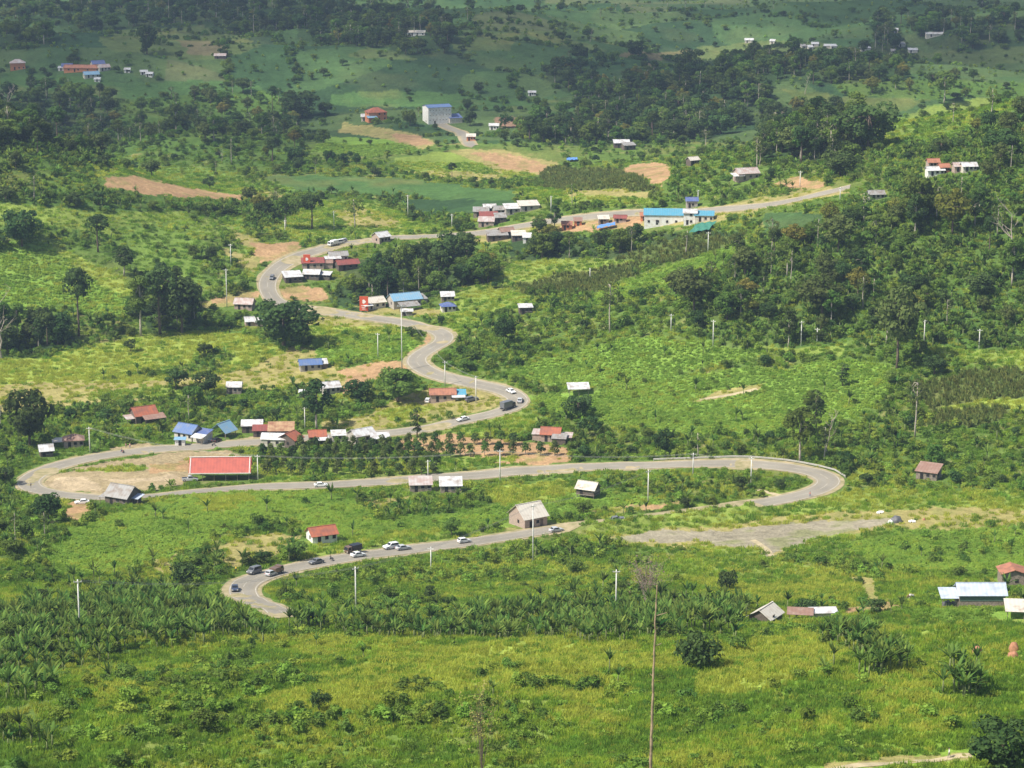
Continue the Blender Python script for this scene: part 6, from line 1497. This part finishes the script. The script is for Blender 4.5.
# ------------------------------------------------------------------ grass and crops
for (nm, meshes, specs, lo, hi, lb, cat, sd) in (
    ('grass', TUFTS, ((1.25, 330, 620, {'M': .95, 'G': .8, 'Y': .25, 'B': .7, 'S': .7, 'F': .4, 'P': .75}), (2.2, 620, 900, {'G': .9, 'S': .8, 'B': .6, 'F': .25, 'M': .8, 'T': .15, 'P': .95, 'H': .4, 'Y': .3}), (3.0, 900, 1350, {'G': .9, 'S': .7, 'Y': .5, 'F': .75, 'T': .1, 'P': .95, 'H': .5})), .7, 1.45, 'tall green grass over the slopes', 'grass', 51),
    ('dry_grass', YTUFTS, ((1.25, 330, 620, {'Y': .8, 'M': .05, 'G': .12}), (1.7, 620, 900, {'Y': .75, 'G': .15, 'T': .22, 'D': .02}), (2.4, 900, 1350, {'Y': .7, 'G': .1, 'T': .2})), .7, 1.3, 'yellowish tall grass in open meadows', 'grass', 61),
    ('herbs', HERBS, ((1.7, 330, 640, {'M': .18, 'P': .5, 'B': .2, 'S': .5, 'G': .08}), (2.6, 640, 1000, {'S': .5, 'H': .6, 'B': .5, 'F': .1, 'G': .04})), .6, 1.35, 'low broad leaved weeds creeping over the slopes', 'weeds', 91),
    ('crop', CROPS, ((.95, 330, 700, {'F': .85}), (1.15, 700, 900, {'F': .85}), (1.6, 900, 1400, {'F': .85})), .75, 1.25, 'bright green low crop in hillside fields', 'crop', 71),
    ('maize', CORN, ((1.6, 600, 1000, {'C': .9}), (2.4, 1000, 1500, {'C': .9})), .8, 1.15, 'olive green maize field', 'crop', 81)):
    P, RT, SC, VI = [], [], [], []
    for (sp, y0, y1, pr) in specs:
        X, Y, Z, l, s, u, v = scatter(sp, y0, y1, pr, sd + int(y0), mask=1, margin=50)
        k = sp / specs[0][0]; k = 1 + (k - 1) * .45
        rt, sc_ = rand_rs(len(X), rng, lo, hi); sc_[:, :2] *= k
        P.append(np.column_stack([X, Y, Z])); RT.append(rt); SC.append(sc_); VI.append(rng.integers(0, len(meshes), len(X)))
    if nm in ('grass', 'crop'):
        Pc = np.concatenate(P); q = fbm(Pc[:, 0] / 14, Pc[:, 1] / 10, 93, 3) + rng.normal(0, .07, len(Pc)); VI = [np.clip(np.floor((q - .30) / .40 * 5), 0, 4)]
    gn_instancer(nm, meshes, np.concatenate(P), np.concatenate(RT), np.concatenate(SC), np.concatenate(VI), lb, cat); print(nm, sum(map(len, P)))
# ------------------------------------------------------------------ the air
mb = MB().box((0, 2900, 150), (11000, 7600, 460)); hz = mb.build('haze', None)
m, nt, N, L = new_mat('valley_haze'); out = N.new('ShaderNodeOutputMaterial'); pv = N.new('ShaderNodeVolumePrincipled')
pv.inputs['Color'].default_value = (.50, .66, .90, 1); pv.inputs['Density'].default_value = HAZE_DENSITY; pv.inputs['Anisotropy'].default_value = .1
L.new(pv.outputs[0], out.inputs['Volume']); hz.data.materials.append(m); tag(hz, kind='stuff', label='pale blue haze filling the air over the valley', cat='haze')

# ------------------------------------------------------------------ clouds high over the plain; their shade dims the far fields
def build_clouds():
    r = np.random.default_rng(77); bm = bmesh.new(); CZ = 1300.0
    sh = np.array([math.sin(R(SUN_AZ)), math.cos(R(SUN_AZ))]) * (CZ / math.tan(R(SUN_EL)))
    for (gx, gy, rx, ry, n) in ((-420, 1900, 420, 330, 16), (150, 2100, 420, 360, 18), (600, 2150, 300, 330, 10), (-200, 2800, 700, 420, 18), (500, 2900, 700, 420, 16), (-280, 1480, 170, 120, 6), (130, 1730, 130, 105, 6), (420, 1330, 130, 150, 4)):
        for k in range(n):
            a = r.random() * 6.28; q = r.random() ** .5
            m = Matrix.Translation((gx + sh[0] + math.cos(a) * rx * q, gy + sh[1] + math.sin(a) * ry * q, CZ + r.uniform(-20, 60))) @ Matrix.Diagonal((r.uniform(90, 190), r.uniform(80, 160), r.uniform(35, 80), 1))
            bmesh.ops.create_icosphere(bm, subdivisions=3, radius=1, matrix=m)
    for q in bm.verts: q.co += Vector((0, 0, 1)) * mnoise.noise(q.co / 60) * 22 + Vector((mnoise.noise(q.co / 45), mnoise.noise(q.co / 45 + Vector((9, 9, 9))), 0)) * 26
    me = bpy.data.meshes.new('clouds'); bm.to_mesh(me); bm.free(); me.polygons.foreach_set('use_smooth', [True] * len(me.polygons))
    m, nt, N, L = new_mat('cloud_vapour'); out = N.new('ShaderNodeOutputMaterial'); tr = N.new('ShaderNodeBsdfTransparent'); df = N.new('ShaderNodeBsdfTranslucent'); df.inputs[0].default_value = (.9, .9, .9, 1)
    mx = N.new('ShaderNodeMixShader'); mx.inputs[0].default_value = CLOUD_COVER; L.new(tr.outputs[0], mx.inputs[1]); L.new(df.outputs[0], mx.inputs[2]); L.new(mx.outputs[0], out.inputs['Surface'])
    me.materials.append(m); tag(add_obj('clouds', me), 'thin white clouds high over the far plain', 'clouds', kind='stuff')
build_clouds()
